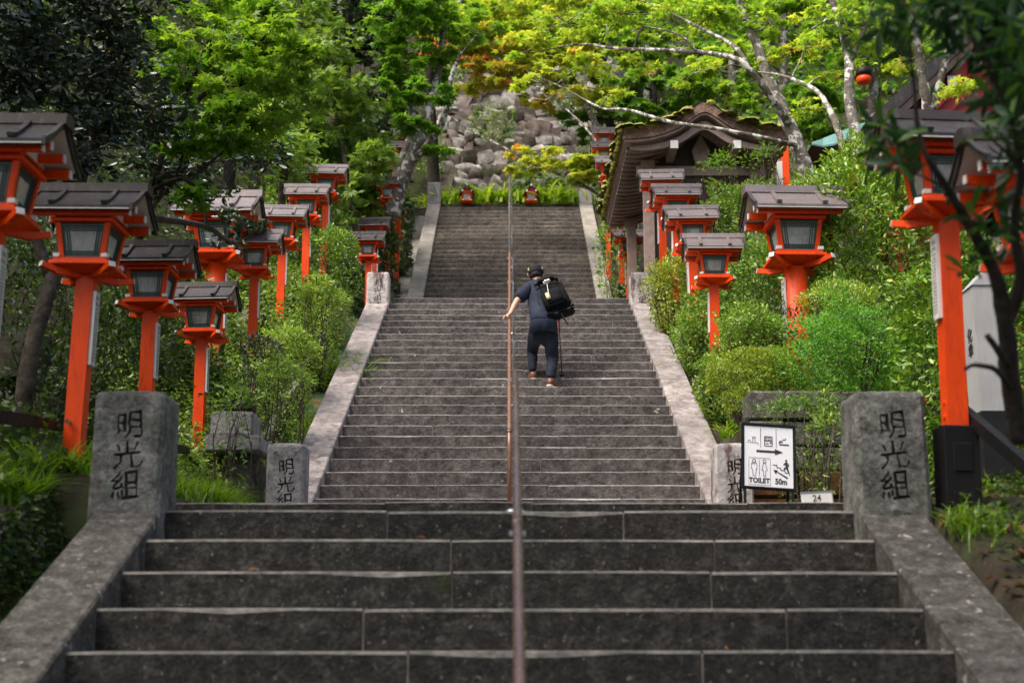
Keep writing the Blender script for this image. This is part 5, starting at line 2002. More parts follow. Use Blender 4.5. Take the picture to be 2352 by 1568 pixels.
def scatter(name, label, cat, x0, x1, y0, y1, n, shape, size, mat, tint=.5, lift=(0, .3), up=.4, keep=None):
    x, y = rng.uniform(x0, x1, n), rng.uniform(y0, y1, n)
    if keep is not None:
        k = keep(x, y)
        x, y = x[k], y[k]
    n = len(x)
    z = ground(x, y) + rng.uniform(lift[0], lift[1], n)
    d = rdir(n)
    d[:, 2] = d[:, 2] * .6
    nn = rdir(n) * (1 - up) + np.array([0, 0, up])
    L = Lv()
    L.add(np.stack([x, y, z], 1), d, nn, size * rng.uniform(.6, 1.3, n), tint + rng.normal(size=n) * .22)
    o = L.build(name, shape, MT[mat], None)
    tag(o, label, cat, kind='stuff')
    return o


# ------------------------------------------------------------------ trees
tree('camellia_tree', 'dark glossy camellia tree filling the upper left corner',
     [[(45, 985, 10.3, .075), (70, 820, 10.4, .065), (120, 640, 10.8, .055), (170, 480, 11.3, .045), (210, 330, 11.8, .035), (230, 150, 12, .02)],
      [(120, 640, 10.8, .05), (60, 480, 11, .035), (40, 300, 11, .025), (60, 120, 11, .015)],
      [(170, 480, 11.3, .04), (330, 500, 13, .035), (470, 520, 15, .03), (540, 560, 15.6, .022), (600, 520, 15.8, .014)],
      [(330, 500, 13, .03), (420, 400, 14, .026), (560, 350, 15.2, .02), (640, 330, 15.8, .012)]],
     [(70, 70, 11, 130, 100, .5, 1000, .3), (230, 50, 11.4, 110, 70, .5, 750, .3), (90, 200, 11, 130, 70, .5, 750, .32), (250, 170, 11.8, 110, 80, .5, 800, .35),
      (340, 260, 12.6, 90, 70, .4, 560, .38), (210, 300, 11.9, 130, 60, .5, 650, .35), (430, 330, 14, 100, 50, .4, 420, .4), (540, 350, 15.2, 100, 45, .4, 380, .42),
      (630, 360, 15.8, 60, 45, .3, 260, .45), (470, 420, 15, 90, 40, .3, 260, .42), (370, 400, 13.2, 90, 55, .4, 420, .38), (150, 380, 11.3, 110, 45, .4, 420, .33), (20, 320, 10.4, 90, 60, .3, 330, .3),
      (555, 500, 15.7, 60, 30, .2, 170, .5), (510, 545, 15.7, 45, 20, .2, 90, .5), (330, -60, 11.5, 180, 60, .6, 500, .35), (60, -70, 11, 150, 60, .6, 400, .35)],
     'oval', .092, 'lf_camellia', 'bark', .25, per=26, tint_spread=.2)
tree('green_maple', 'fresh green maple spreading over the upper left lanterns',
     [[(300, 640, 13.3, .05), (345, 440, 13.3, .04), (395, 300, 13.3, .032), (460, 225, 13.2, .024), (530, 175, 13.1, .015), (620, 120, 13, .008)],
      [(395, 300, 13.3, .028), (440, 190, 13.3, .02), (470, 110, 13.4, .012), (500, 50, 13.4, .006)],
      [(345, 440, 13.3, .03), (420, 410, 12.9, .02), (470, 450, 12.8, .01)]],
     [(480, 110, 13.5, 100, 55, .5, 520, .7), (590, 100, 13, 110, 50, .5, 520, .75), (425, 185, 13.5, 80, 45, .4, 420, .45), (550, 200, 13, 110, 45, .5, 500, .65), (640, 180, 13, 80, 40, .4, 360, .7),
      (480, 280, 13, 110, 40, .4, 440, .55), (600, 270, 13, 95, 38, .4, 380, .6), (420, 355, 13, 75, 32, .3, 280, .4), (690, 110, 13, 60, 35, .3, 240, .65), (540, 330, 13, 80, 28, .3, 300, .45), (455, 460, 12.8, 50, 22, .2, 150, .45), (400, 70, 13.6, 70, 40, .3, 260, .6), (470, 20, 13.6, 110, 40, .4, 340, .65), (620, 30, 13.4, 100, 36, .4, 300, .7)],
     'maple', .075, 'lf_maple', 'bark_dark', .5, per=30)
tree('cypress_tree', 'light green feathery cypress behind the left lantern row',
     [[(712, 560, 30, .16), (705, 400, 31, .13), (698, 250, 32, .11), (690, 90, 33, .08), (688, -60, 33, .05)], [(820, 560, 30, .07), (800, 420, 30.5, .06), (780, 300, 31, .05), (770, 150, 31.5, .03)]],
     [(740, 120, 32, 60, 70, 1.0, 520, .45), (775, 230, 31.5, 80, 60, 1.0, 620, .5), (735, 330, 31, 70, 50, .9, 500, .5), (815, 300, 31.5, 65, 70, .9, 520, .45), (820, 420, 33, 75, 50, .8, 560, .6),
      (770, 430, 30, 70, 45, .8, 420, .55), (830, 470, 33, 55, 30, .6, 320, .65), (880, 440, 33.5, 36, 30, .5, 200, .6), (700, 210, 31, 50, 60, .8, 300, .45), (860, 370, 30.5, 45, 45, .7, 280, .55), (720, 30, 33, 70, 50, 1, 300, .4)],
     'frond', .24, 'lf_cypress', 'bark', .25, per=24, limb_r=.03)
tree('forked_maple', 'maple with pale forked leaning trunk left of the upper flight',
     [[(900, 500, 32.0, .20), (918, 430, 32.2, .17), (948, 360, 32.4, .14), (985, 260, 32.8, .11), (1005, 170, 33.2, .09), (1020, 60, 33.6, .06), (1030, -40, 34, .03)],
      [(940, 380, 32.4, .11), (985, 330, 32.2, .09), (1020, 270, 32.2, .075), (1035, 180, 32.4, .055), (1060, 120, 32.6, .03)],
      [(885, 480, 32.3, .12), (905, 420, 32.5, .11), (945, 300, 33, .09), (940, 200, 33.4, .07), (925, 80, 34, .05)]],
     [(950, 50, 33, 80, 45, 1.2, 560, .4), (1040, 35, 33.5, 80, 40, 1.2, 520, .55), (925, 140, 32.5, 60, 40, 1, 420, .4), (1005, 125, 33, 55, 34, 1, 340, .45), (890, 80, 33, 50, 45, 1, 320, .35), (985, 215, 32, 55, 30, .8, 300, .35),
      (1095, 80, 33, 60, 36, 1, 320, .65), (950, 285, 31.5, 50, 26, .7, 240, .35), (1000, 350, 31.8, 36, 22, .6, 130, .35), (905, 215, 32, 45, 30, .7, 220, .4), (980, 0, 33, 100, 30, 1, 300, .5)],
     'maple', .17, 'lf_maple', 'bark_pale', .55, per=30, limb_r=.04)
tree('lichen_maple', 'maple with white lichen trunk and long branches over the wooden gable',
     [[(1868, 430, 20.5, .13), (1850, 390, 20.5, .12), (1815, 290, 20.6, .105), (1772, 200, 20.8, .085), (1738, 100, 21, .07), (1702, 20, 21.2, .055), (1680, -60, 21.3, .04)],
      [(1818, 298, 20.6, 0.0612), (1782, 240, 20.4, 0.0540), (1712, 150, 20.3, 0.0432), (1650, 125, 20.5, 0.0360), (1540, 116, 21, 0.0324), (1420, 112, 21.5, 0.0252), (1330, 102, 22, 0.0158), (1240, 118, 22.4, 0.0072)],
      [(1720, 158, 20.3, 0.0360), (1690, 110, 20.4, 0.0324), (1640, 80, 20.8, 0.0252), (1560, 40, 21.2, 0.0180), (1500, 10, 21.5, 0.0130)],
      [(1835, 335, 20.5, 0.0360), (1760, 318, 20.2, 0.0324), (1650, 296, 20.2, 0.0288), (1540, 280, 20.4, 0.0259), (1440, 252, 20.8, 0.0216), (1380, 248, 21.2, 0.0173), (1300, 205, 21.8, 0.0115), (1220, 170, 22.3, 0.0058)],
      [(1300, 205, 21.8, 0.0101), (1250, 230, 22, 0.0072), (1180, 210, 22.4, 0.0036)], [(1455, 112, 21.4, 0.0180), (1470, 70, 21.4, 0.0130), (1500, 30, 21.4, 0.0072)], [(1600, 118, 20.7, 0.0216), (1560, 80, 20.8, 0.0144), (1480, 60, 21, 0.0072)]],
     [(1300, 50, 22, 95, 34, .9, 420, .5), (1420, 34, 21.8, 100, 36, .9, 460, .45), (1540, 50, 21.5, 90, 34, .8, 400, .5), (1230, 110, 22.5, 70, 30, .7, 260, .6), (1340, 150, 22, 70, 26, .6, 200, .6),
      (1640, 30, 21, 90, 36, .8, 340, .45), (1770, 50, 21, 70, 36, .8, 260, .5), (1800, 130, 20.8, 50, 26, .6, 140, .75), (1480, 140, 21.4, 60, 22, .5, 120, .6), (1240, 190, 22.2, 60, 26, .5, 140, .7), (1700, -10, 21.3, 90, 30, .8, 240, .4), (1400, -10, 22, 120, 30, .8, 300, .45), (1590, 170, 20.6, 60, 22, .5, 110, .65), (1400, 215, 21.2, 40, 20, .4, 70, .7)],
     'maple', .085, 'lf_lime', 'bark_pale', .55, per=24, limb_r=.015, tint_spread=.13)
tree('twin_trunk_maple', 'mossy speckled trunk tree between hanging lantern and green copper roof',
     [[(1972, 380, 18.5, .085), (1966, 320, 18.5, .08), (1952, 230, 18.7, .07), (1950, 140, 19, .065), (1932, 60, 19.2, .055), (1900, -30, 19.4, .04)],
      [(1945, 375, 18.6, .05), (1928, 310, 18.7, .045), (1905, 250, 18.9, .04), (1870, 205, 19.2, .032), (1800, 175, 19.6, .022), (1740, 165, 20, .01)],
      [(1950, 150, 19, .035), (1990, 60, 19, .028), (2030, -20, 19, .02)]],
     [(1890, 50, 19.3, 60, 34, .7, 220, .45), (1975, 60, 19, 60, 34, .7, 200, .4), (1850, 110, 19.5, 50, 26, .5, 140, .6), (1840, 250, 19, 40, 20, .4, 80, .65), (2010, 20, 19, 60, 36, .7, 200, .4), (1900, 170, 19.4, 36, 20, .4, 80, .55), (2000, 130, 19.2, 40, 24, .4, 90, .5)],
     'maple', .08, 'lf_lime', 'bark_pale', .5, per=22, limb_r=.014)
tree('forked_lichen_tree', 'V-shaped lichen trunks standing before the red hall roof',
     [[(2130, 330, 13, .06), (2131, 262, 13, .056), (2122, 190, 13, .045), (2108, 110, 13, .036), (2095, 20, 13, .026), (2085, -40, 13, .02)], [(2136, 265, 13, .045), (2158, 190, 13, .036), (2180, 100, 13, .028), (2195, 0, 13, .02)], [(2158, 200, 13, .014), (2190, 205, 12.8, .010), (2240, 190, 12.6, .005)]],
     [(2205, 195, 12.6, 45, 22, .25, 130, .62), (2160, 30, 13, 60, 30, .4, 110, .4), (2060, 60, 13.2, 50, 40, .4, 110, .4), (2060, 150, 13.4, 30, 20, .3, 50, .55)],
     'maple', .055, 'lf_lime', 'bark_pale', .5, per=18, limb_r=.008, twig_r=.003)
tree('turning_maple', 'orange tinted maple branch reaching over the top landing from the right',
     [[(1480, 560, 35.5, .12), (1470, 500, 35.5, .10), (1420, 468, 35.5, .07), (1350, 432, 35.6, .05), (1300, 408, 35.8, .03), (1230, 380, 36, .015)],
      [(1300, 408, 35.8, .02), (1200, 362, 36.2, .022), (1140, 330, 36.4, .02), (1080, 300, 36.6, .015), (1040, 270, 36.8, .008)], [(1470, 500, 35.5, .07), (1440, 420, 35.8, .05), (1400, 370, 36, .035), (1350, 300, 36.4, .03), (1300, 250, 37, .015)]],
     [(1230, 362, 36, 70, 15, .8, 300, .45), (1300, 376, 35.6, 70, 17, .8, 330, .4), (1370, 400, 35.2, 55, 20, .7, 300, .3), (1210, 388, 36, 46, 12, .6, 150, .3), (1390, 365, 35.2, 40, 16, .6, 190, .3), (1340, 412, 35.4, 50, 13, .6, 160, .35), (1180, 345, 36.2, 30, 10, .5, 60, .8)],
     'maple', .15, 'lf_autumn', 'bark_pale', .6, per=24, limb_r=.02, tint_spread=.2)
tree('yellow_maple', 'sunlit yellow and orange maple in front of the upper rock wall',
     [[(1420, 470, 39.5, .14), (1400, 380, 39.6, .12), (1370, 290, 39.8, .10), (1320, 210, 40, .08), (1240, 170, 40.3, .05), (1150, 140, 40.6, .02)], [(1320, 210, 40, .06), (1300, 120, 40.4, .04), (1240, 60, 41, .02)]],
     [(1120, 100, 40.5, 75, 22, 1.2, 420, .55), (1210, 120, 40.5, 75, 24, 1.2, 420, .5), (1150, 150, 40.3, 65, 18, 1, 280, .6), (1260, 180, 40, 65, 22, 1, 300, .45), (1330, 150, 40, 70, 28, 1.2, 380, .4), (1200, 60, 41, 90, 30, 1.4, 500, .3), (1090, 150, 40.6, 40, 18, .8, 160, .7), (1390, 220, 39.8, 50, 26, 1, 240, .35), (1280, 70, 41, 80, 28, 1.3, 420, .35), (1190, 195, 40.2, 46, 14, .8, 130, .65), (1080, 190, 40.8, 50, 26, .8, 150, .55), (1240, 230, 40, 60, 20, .8, 130, .6), (1130, 60, 41, 80, 34, 1.2, 420, .35), (1060, 120, 41, 50, 30, 1, 220, .4), (1340, 215, 39.8, 60, 26, 1, 220, .45), (1010, 60, 41, 60, 40, 1, 300, .25), (1160, 20, 41.5, 110, 36, 1.4, 520, .25), (1290, 20, 41.5, 100, 36, 1.4, 480, .25), (1100, 60, 41, 60, 34, 1, 300, .3), (1220, 155, 40.2, 60, 20, .8, 220, .5), (1300, 120, 40.4, 70, 24, 1, 300, .35), (1150, 185, 40.4, 50, 16, .8, 130, .6), (1400, 150, 40, 60, 30, 1, 260, .3)],
     'maple', .19, 'lf_autumn', 'bark_pale', .55, per=26, limb_r=.03, tint_spread=.2)
tree('ivy_tree', 'bright green broad leaved tree between maple and cypress on the left',
     [[(640, 560, 25, .08), (650, 430, 25, .07), (660, 330, 25, .05), (655, 250, 25, .03)]],
     [(640, 270, 25, 50, 36, .7, 330, .7), (675, 330, 24.6, 45, 45, .7, 330, .65), (620, 330, 25, 50, 45, .7, 260, .6), (660, 400, 24.8, 55, 40, .7, 280, .55), (600, 250, 25.4, 40, 30, .6, 160, .6)],
     'oval', .15, 'lf_shrub', 'bark', .4, per=26)

def shade_tree(label, base, crown, r, n):  # unseen tree, added so its crown shades the foreground
    root = empty('shade_tree', base)
    tag(root, label, 'tree', 'unseen trees added around the viewer for shade')
    m = MB()
    pts, rads = smooth_path([Vector(base), Vector(base).lerp(Vector(crown), .5) + Vector((.3, .2, .5)), Vector(crown)], [.22, .16, .06], 5, .08)
    m.tube(pts, rads, 10)
    m.build('trunk', MT['bark'], root, smooth=True)
    L = Lv()
    for i in range(n // 40):
        u = rdir(1)[0] * np.array(r) * random.random() ** .4
        spray(L, np.array(crown) + u, (.5, .5, .2), 40, .17, .4, .5)
    L.build('crown', 'diamond', MT['lf_maple'], root)


shade_tree('unseen leafy tree added for shade left behind the viewer, crown above the picture', (-6.5, 0.5, -1.2), (-3.6, 2.6, 8.2), (3.4, 3.2, 1.4), 9000)
shade_tree('unseen leafy tree added for shade on the left bank, crown above the picture', (-7.5, 7.5, 2.5), (-6.2, 7.6, 9.4), (2.8, 3.6, 1.6), 9000)
shade_tree('unseen leafy tree added for shade right of the viewer, crown above the picture', (6.0, 2.5, -1.0), (2.2, 2.4, 7.6), (2.6, 2.6, 1.2), 7000)

BG = 'trees far up the hillside'
bgt = [
    ('lime_tree', 'lime maple high above the wooden gable', 'lf_lime', .3, 1490, 105, 44, 110, 50, 1500),
    ('green_maple', 'green maple between forked trunk and rock wall', 'lf_maple', .5, 985, 180, 43, 60, 60, 900),
    ('lime_tree', 'sunlit lime tree veiling the top of the rock wall', 'lf_lime', .4, 1230, 55, 48.0, 130, 60, 1500),
    ('lime_tree', 'sunlit lime tree left above the rock wall', 'lf_lime', .35, 1050, 35, 48.5, 90, 60, 1100),
    ('lime_tree', 'bright lime tree at top left behind the green maple', 'lf_lime', .35, 470, 30, 40, 170, 60, 1600),
    ('lime_tree', 'lime tree above the ivy tree on the left', 'lf_lime', .3, 640, 60, 43, 90, 70, 900),
    ('dark_evergreen', 'dark evergreen above the cypress', 'lf_dark', .4, 800, 60, 40, 110, 120, 1800),
    ('dark_evergreen', 'deep shaded evergreen between cypress and forked maple', 'lf_dark', .35, 880, 230, 39, 70, 140, 1500),
    ('dark_evergreen', 'dark evergreen low behind the far left lanterns', 'lf_dark', .4, 830, 380, 38, 120, 120, 1700),
    ('lime_tree', 'sunny lime tree above the red railing', 'lf_lime', .45, 1150, 20, 49, 150, 70, 1800),
    ('lime_tree', 'sunny lime tree at top right of centre', 'lf_lime', .35, 1400, 20, 47, 150, 80, 1800),
    ('green_maple', 'shaded green maple directly behind the wooden gable', 'lf_maple', .35, 1500, 210, 33, 110, 70, 1700),
    ('green_maple', 'green maple left of the wooden gable above two small lanterns', 'lf_maple', .5, 1400, 290, 41, 100, 60, 1200),
    ('lime_tree', 'yellow green maple behind the lichen trunks', 'lf_lime', .35, 1680, 170, 33, 130, 90, 1900),
    ('lime_tree', 'lime maple above right of the lichen trunks', 'lf_lime', .4, 1800, 60, 36, 140, 100, 1800),
    ('green_maple', 'green tree behind the green copper roof', 'lf_maple', .4, 1880, 250, 32, 90, 90, 1400),
    ('lime_tree', 'pale tree behind the hanging lantern', 'lf_lime', .3, 2010, 110, 34, 110, 120, 1700),
    ('dark_evergreen', 'dark tree behind the red hall', 'lf_dark', .5, 2280, 120, 33, 140, 170, 1600),
    ('dark_evergreen', 'dark evergreen far behind the camellia', 'lf_dark', .5, 180, 200, 24, 260, 240, 3000),
    ('dark_evergreen', 'dark evergreen behind the left maple', 'lf_dark', .6, 520, 230, 30, 150, 170, 2400),
    ('green_maple', 'green tree right of the rock wall', 'lf_maple', .45, 1440, 400, 42, 110, 90, 1500),
    ('lime_tree', 'lime foliage hanging above centre of the wall', 'lf_lime', .45, 1260, -10, 52, 200, 60, 1500),
]
for (nm, lab, mt, tint, x, y, t, rx, ry, n) in bgt:
    k = t / F
    c = P(x, y, t)
    zb = float(ground(c.x, c.y))
    yb = 784 - F * math.tan(math.atan2(zb, c.y) - PITCH)      # where the foot projects
    nb = 7
    bl = []
    for j in range(nb):
        a = 2 * math.pi * j / nb + random.uniform(-.4, .4)
        q = random.uniform(.35, .8)
        bl.append((x + math.cos(a) * rx * q, y + math.sin(a) * ry * q, t + random.uniform(-.8, .8), rx * .5, ry * random.uniform(.26, .4), rx * k * .4, n // nb, tint + random.gauss(0, .1)))
    tree(nm, lab, [[(x + random.uniform(-20, 20), min(yb, 1400), t, .005 * t), (x + random.uniform(-10, 10), (min(yb, 1400) + y) / 2, t, .0042 * t), (x, y, t, .003 * t), (x + 10, y - ry * .7, t, .0012 * t)]],
         bl, 'diamond' if mt == 'lf_dark' else 'maple', (.0052 if mt == 'lf_dark' else .0046) * t, mt, 'bark_pale' if 'lime' in nm else 'bark_dark', .45, BG, per=30, limb_r=.05, twig_r=.0005 * t)

# near tree at right with large single leaves
nr = [[(2345, 1010, 5.75, .075), (2325, 900, 5.7, .07), (2310, 760, 5.6, .06), (2290, 640, 5.5, .048), (2235, 530, 5.4, .036), (2185, 445, 5.3, .028), (2135, 370, 5.2, .02), (2110, 300, 5.2, .017), (2098, 180, 5.2, .013), (2080, 40, 5.2, .010), (2070, -40, 5.2, .008)],
      [(2310, 760, 5.6, .045), (2345, 640, 5.5, .04), (2330, 520, 5.4, .03), (2345, 380, 5.3, .022), (2310, 240, 5.2, .018), (2250, 120, 5.2, .012), (2200, 30, 5.2, .008)],
      [(2325, 900, 5.7, .025), (2290, 850, 5.5, .02), (2240, 838, 5.4, .015), (2215, 848, 5.4, .012)],
      [(2318, 840, 5.65, .03), (2290, 800, 5.45, .024), (2268, 770, 5.4, .020)],
      [(2185, 445, 5.3, .012), (2150, 420, 5.2, .008), (2085, 385, 5.15, .005), (2060, 330, 5.1, .003)], [(2180, 435, 5.3, .010), (2215, 425, 5.25, .007), (2232, 412, 5.25, .006)],
      [(2098, 180, 5.2, .008), (2060, 110, 5.1, .005), (2030, 40, 5.1, .003)], [(2345, 380, 5.3, .012), (2290, 330, 5.2, .008), (2250, 290, 5.15, .004)], [(2310, 240, 5.2, .01), (2350, 120, 5.1, .006)]]
nroot = empty('rhododendron_tree', tuple(P(2345, 1010, 5.75)))
tag(nroot, 'dark near tree with crooked trunk and large leaves at right edge', 'tree')
for i, tr in enumerate(nr):
    m = MB()
    pts, rads = smooth_path([P(x, y, t) for x, y, t, r in tr], [r * .58 for x, y, t, r in tr], 4, .12)
    m.tube(pts, rads, 9)
    m.build('trunk' if i == 0 else 'limb', MT['bark_dark'], nroot, smooth=True)
BIG = []
for q in range(5):
    L = Lv()
    L.add(np.zeros((1, 3)), np.array([[1, 0, 0]]), np.array([[0, 0, 1]]), 1.0, [.25 + .15 * q])
    BIG.append(L.mesh('leaf', 'lance', MT['lf_big'], (0, 0, 0)))
whorls = [(2240, 30, 5.2), (2300, 90, 5.2), (2200, 5, 5.2), (2340, 30, 5.1), (2330, 160, 5.2), (2290, 150, 5.15), (2060, 40, 5.1), (2030, 20, 5.1), (2350, 230, 5.2), (2310, 240, 5.2), (2285, 300, 5.15),
          (2055, 325, 5.1), (2030, 300, 5.1), (2060, 375, 5.1), (2340, 330, 5.2), (2240, 500, 5.3), (2275, 530, 5.35), (2340, 450, 5.3), (2350, 560, 5.4), (1990, 30, 5.15), (2220, 610, 5.4), (2345, 90, 5.0), (2260, -10, 5.1), (2310, -10, 5.1), (2170, -20, 5.2),
          (2330, 280, 5.0), (2290, 20, 4.9), (2345, 180, 4.9), (2110, 10, 5.2), (2080, 80, 5.2), (1960, 90, 5.2), (2250, 90, 5.2), (2320, 60, 5.0), (2280, 220, 5.2)]
nl = 0
for wi, (x, y, t) in enumerate(whorls):
    c = P(x, y, t)
    ax = Vector((random.uniform(-.5, .5), random.uniform(-.5, .5), random.uniform(-.2, 1))).normalized()
    q0 = ax.orthogonal().normalized()
    q1 = ax.cross(q0)
    for j in range(8):
        if nl >= 290:
            break
        a = 2 * math.pi * j / 8 + random.uniform(-.3, .3)
        d = (q0 * math.cos(a) + q1 * math.sin(a) + ax * random.uniform(-.1, .6)).normalized()
        n_ = (ax + Vector((random.uniform(-.4, .4), random.uniform(-.4, .4), random.uniform(-.4, .4)))).normalized()
        b_ = n_.cross(d).normalized()
        n_ = d.cross(b_)
        Mx = Matrix((d, b_, n_)).transposed()
        s = random.uniform(.075, .125)
        o = link('leaf', BIG[min(4, int(random.random() ** 1.6 * 5))], nroot, c + d * .012 + ax * random.uniform(-.04, .04) - nroot.location)
        o.rotation_euler = Mx.to_euler()
        o.scale = (s, s, s)
        nl += 1
# the mass of dark leaves in the top right corner
L = Lv()
for (x, y, t, rx, ry, n) in ((2270, 20, 5.6, 100, 60, 320), (2335, 140, 5.6, 50, 90, 260), (2170, 0, 5.6, 80, 40, 130), (2350, 320, 5.6, 24, 80, 90), (2070, 20, 5.6, 70, 40, 70), (2050, 335, 5.4, 40, 28, 30), (2345, 500, 5.7, 24, 60, 50)):
    c = P(x, y, t)
    k = t / F
    p = np.array(c) + rng.normal(size=(n, 3)) * np.array([rx * k, .25, ry * k]) * .6
    L.add(p, rdir(n) + np.array([0, 0, -.3]), rdir(n) * .6 + np.array([0, 0, .5]), .10 * rng.uniform(.7, 1.2, n), .2 + rng.random(n) * .4)
L.build('crown', 'lance', MT['lf_big'], nroot)

# ------------------------------------------------------------------ shrubs
sh = shrub
sh('glossy_hedge', 'big rounded glossy hedge behind the large right lantern', 1995, 560, 17.6, 175, 225, .9, 15300, 'oval', .082, 'lf_hedge', .55, 8, flowers=16)
sh('glossy_hedge', 'glossy hedge continuing behind the white signpost', 2230, 760, 13.5, 170, 220, .7, 11050, 'oval', .075, 'lf_hedge', .42, 8, flowers=8)
sh('azalea_bush', 'clipped yellow green azalea dome above the toilet sign', 1738, 880, 15.2, 118, 84, .5, 15000, 'oval', .034, 'lf_azalea', .6, 14, zlow=-.25, lump=.08, inner=.8)
sh('azalea_bush', 'bare stemmed azalea beside the right ramp foot', 1715, 940, 14.8, 50, 60, .3, 4200, 'oval', .034, 'lf_azalea', .55, 14, zlow=-.2, inner=.6)
sh('bush_clover', 'airy fine leaved bush in front of the round orange post', 1950, 800, 14.6, 150, 110, .5, 15300, 'diamond', .036, 'lf_clover', .45, 16, lump=.3, inner=.35)
sh('bush_clover', 'small airy bush right of the lowest right lantern post', 1725, 760, 16.2, 80, 60, .4, 4420, 'oval', .05, 'lf_shrub', .6, 10, lump=.3, inner=.35)
sh('round_shrub', 'light round shrub below the round right lantern', 1930, 690, 15.6, 85, 40, .4, 5440, 'oval', .036, 'lf_hedge', .7, 8)
sh('ramp_shrub', 'loose yellowish shrub leaning over the middle right ramp', 1538, 660, 21.0, 50, 68, .5, 4080, 'oval', .055, 'lf_azalea', .7, 12, lump=.25, inner=.6)
sh('ramp_shrub', 'reddish green shrub by the right ramp below the yellowish one', 1596, 770, 18.9, 48, 66, .4, 3400, 'oval', .055, 'lf_shrub', .6, 12, lump=.28, inner=.55, flowers=4)
sh('ramp_shrub', 'small shrub low beside the right ramp near the azalea', 1642, 872, 16.8, 44, 56, .35, 2210, 'oval', .055, 'lf_shrub', .55, 10, lump=.28, inner=.55)
sh('bank_shrub', 'mid green shrub between right row lanterns and the hedge', 1760, 640, 18.5, 80, 90, .6, 4420, 'oval', .07, 'lf_shrub', .45, 10, lump=.25, flowers=5)
sh('bank_shrub', 'leafy shrub right of the back lanterns under the gable', 1700, 495, 21.5, 88, 66, .7, 5440, 'oval', .075, 'lf_shrub', .6, 10, lump=.25, flowers=10)
sh('nandina_bush', 'airy nandina in front of the wooden gable', 1655, 385, 22.5, 48, 34, .3, 500, 'thin', .08, 'lf_maple', .5, 5, lump=.4, inner=.2)
sh('nandina_bush', 'tall thin nandina right of the wooden gable', 1752, 365, 22.5, 30, 50, .3, 350, 'thin', .085, 'lf_maple', .4, 9, lump=.4, inner=.2)
sh('bank_shrub', 'dark shrub behind the azalea and the lowest right post', 1800, 800, 16.8, 120, 110, .5, 4420, 'oval', .06, 'lf_under', .6, 9)
sh('ramp_shrub', 'leafy shrub hiding the foot of the second right lantern post', 1625, 720, 19.2, 48, 70, .4, 3000, 'oval', .055, 'lf_shrub', .5, 8, lump=.25, inner=.6)
sh('ramp_shrub', 'leafy shrub right of the lowest right lantern post', 1690, 830, 16.6, 52, 66, .4, 3200, 'oval', .05, 'lf_hedge', .55, 8, lump=.25, inner=.6)
sh('nandina_bush', 'young nandina sprouting beside the legs of the toilet sign', 1905, 985, 13.3, 55, 60, .2, 420, 'thin', .075, 'lf_shrub', .6, 8, lump=.4, inner=.25)
sh('wall_creeper', 'leafy creeper hanging over the low block wall', 1850, 945, 13.65, 100, 46, .16, 3000, 'oval', .035, 'lf_shrub', .35, 8, lump=.3, inner=.3)
sh('ramp_weeds', 'low weeds along the right ramp of the upper flight', 1405, 560, 31, 30, 90, 1.6, 1500, 'diamond', .09, 'lf_shrub', .5, 4)
sh('round_shrub', 'round shrub below the highest left lantern', 768, 575, 21.6, 56, 46, .5, 4420, 'oval', .05, 'lf_hedge', .5, 9)
sh('bank_shrub', 'yellowish shrub under the left lantern row', 738, 690, 19.4, 44, 44, .5, 4420, 'oval', .055, 'lf_shrub', .75, 9, lump=.25)
sh('bank_shrub', 'shrub around the lower posts of the left row', 668, 800, 17.4, 54, 42, .5, 4080, 'oval', .05, 'lf_shrub', .75, 9, lump=.25)
sh('box_shrub', 'dark box shrub beside the copper brown left posts', 600, 812, 15.9, 52, 40, .35, 3400, 'oval', .036, 'lf_camellia', .75, 10, lump=.2)
sh('bank_shrub', 'light leafy shrub right of the stacked stones', 650, 880, 15.7, 60, 60, .4, 3740, 'oval', .04, 'lf_shrub', .6, 9, lump=.25)
sh('nandina_bush', 'nandina leaves hanging over the stacked stones', 540, 935, 14.2, 34, 50, .2, 300, 'thin', .085, 'lf_shrub', .4, 8, lump=.4, inner=.3)
for i, (x, y, t, rx, ry, n, lab) in enumerate(((120, 880, 11.6, 130, 120, 1500, 'dark undergrowth shrub left of the first whole lantern post'), (290, 800, 13.5, 110, 130, 1500, 'dark shrub between the first two left posts'),
                                               (415, 880, 17.6, 100, 100, 1500, 'dark shrub behind the lowest left lantern'), (500, 700, 22.0, 110, 110, 1800, 'leafy shrub behind the round left post'),
                                               (330, 660, 17, 140, 110, 1600, 'dark shrub mass behind the second left lantern'), (60, 640, 12.6, 120, 110, 1200, 'dark shrub beneath the leftmost lantern'),
                                               (600, 640, 25, 90, 70, 1500, 'bright shrub behind the left lantern row'), (700, 510, 26, 90, 60, 1300, 'shrub below the cypress trunk'), (800, 640, 29.5, 36, 50, 700, 'shrub behind the purple stained pillar'),
                                               (890, 570, 31, 16, 50, 400, 'dark shrub beside the upper left gutter'), (925, 490, 35, 16, 46, 400, 'weedy shrub high beside the upper left gutter'))):
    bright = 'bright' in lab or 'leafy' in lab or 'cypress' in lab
    sh('bank_shrub', lab, x, y, t, rx, ry, .7, int(n * 1.8), 'oval', .0055 * t, 'lf_shrub' if bright else 'lf_under', .45 + .1 * bright, 8, lump=.28, inner=.5)

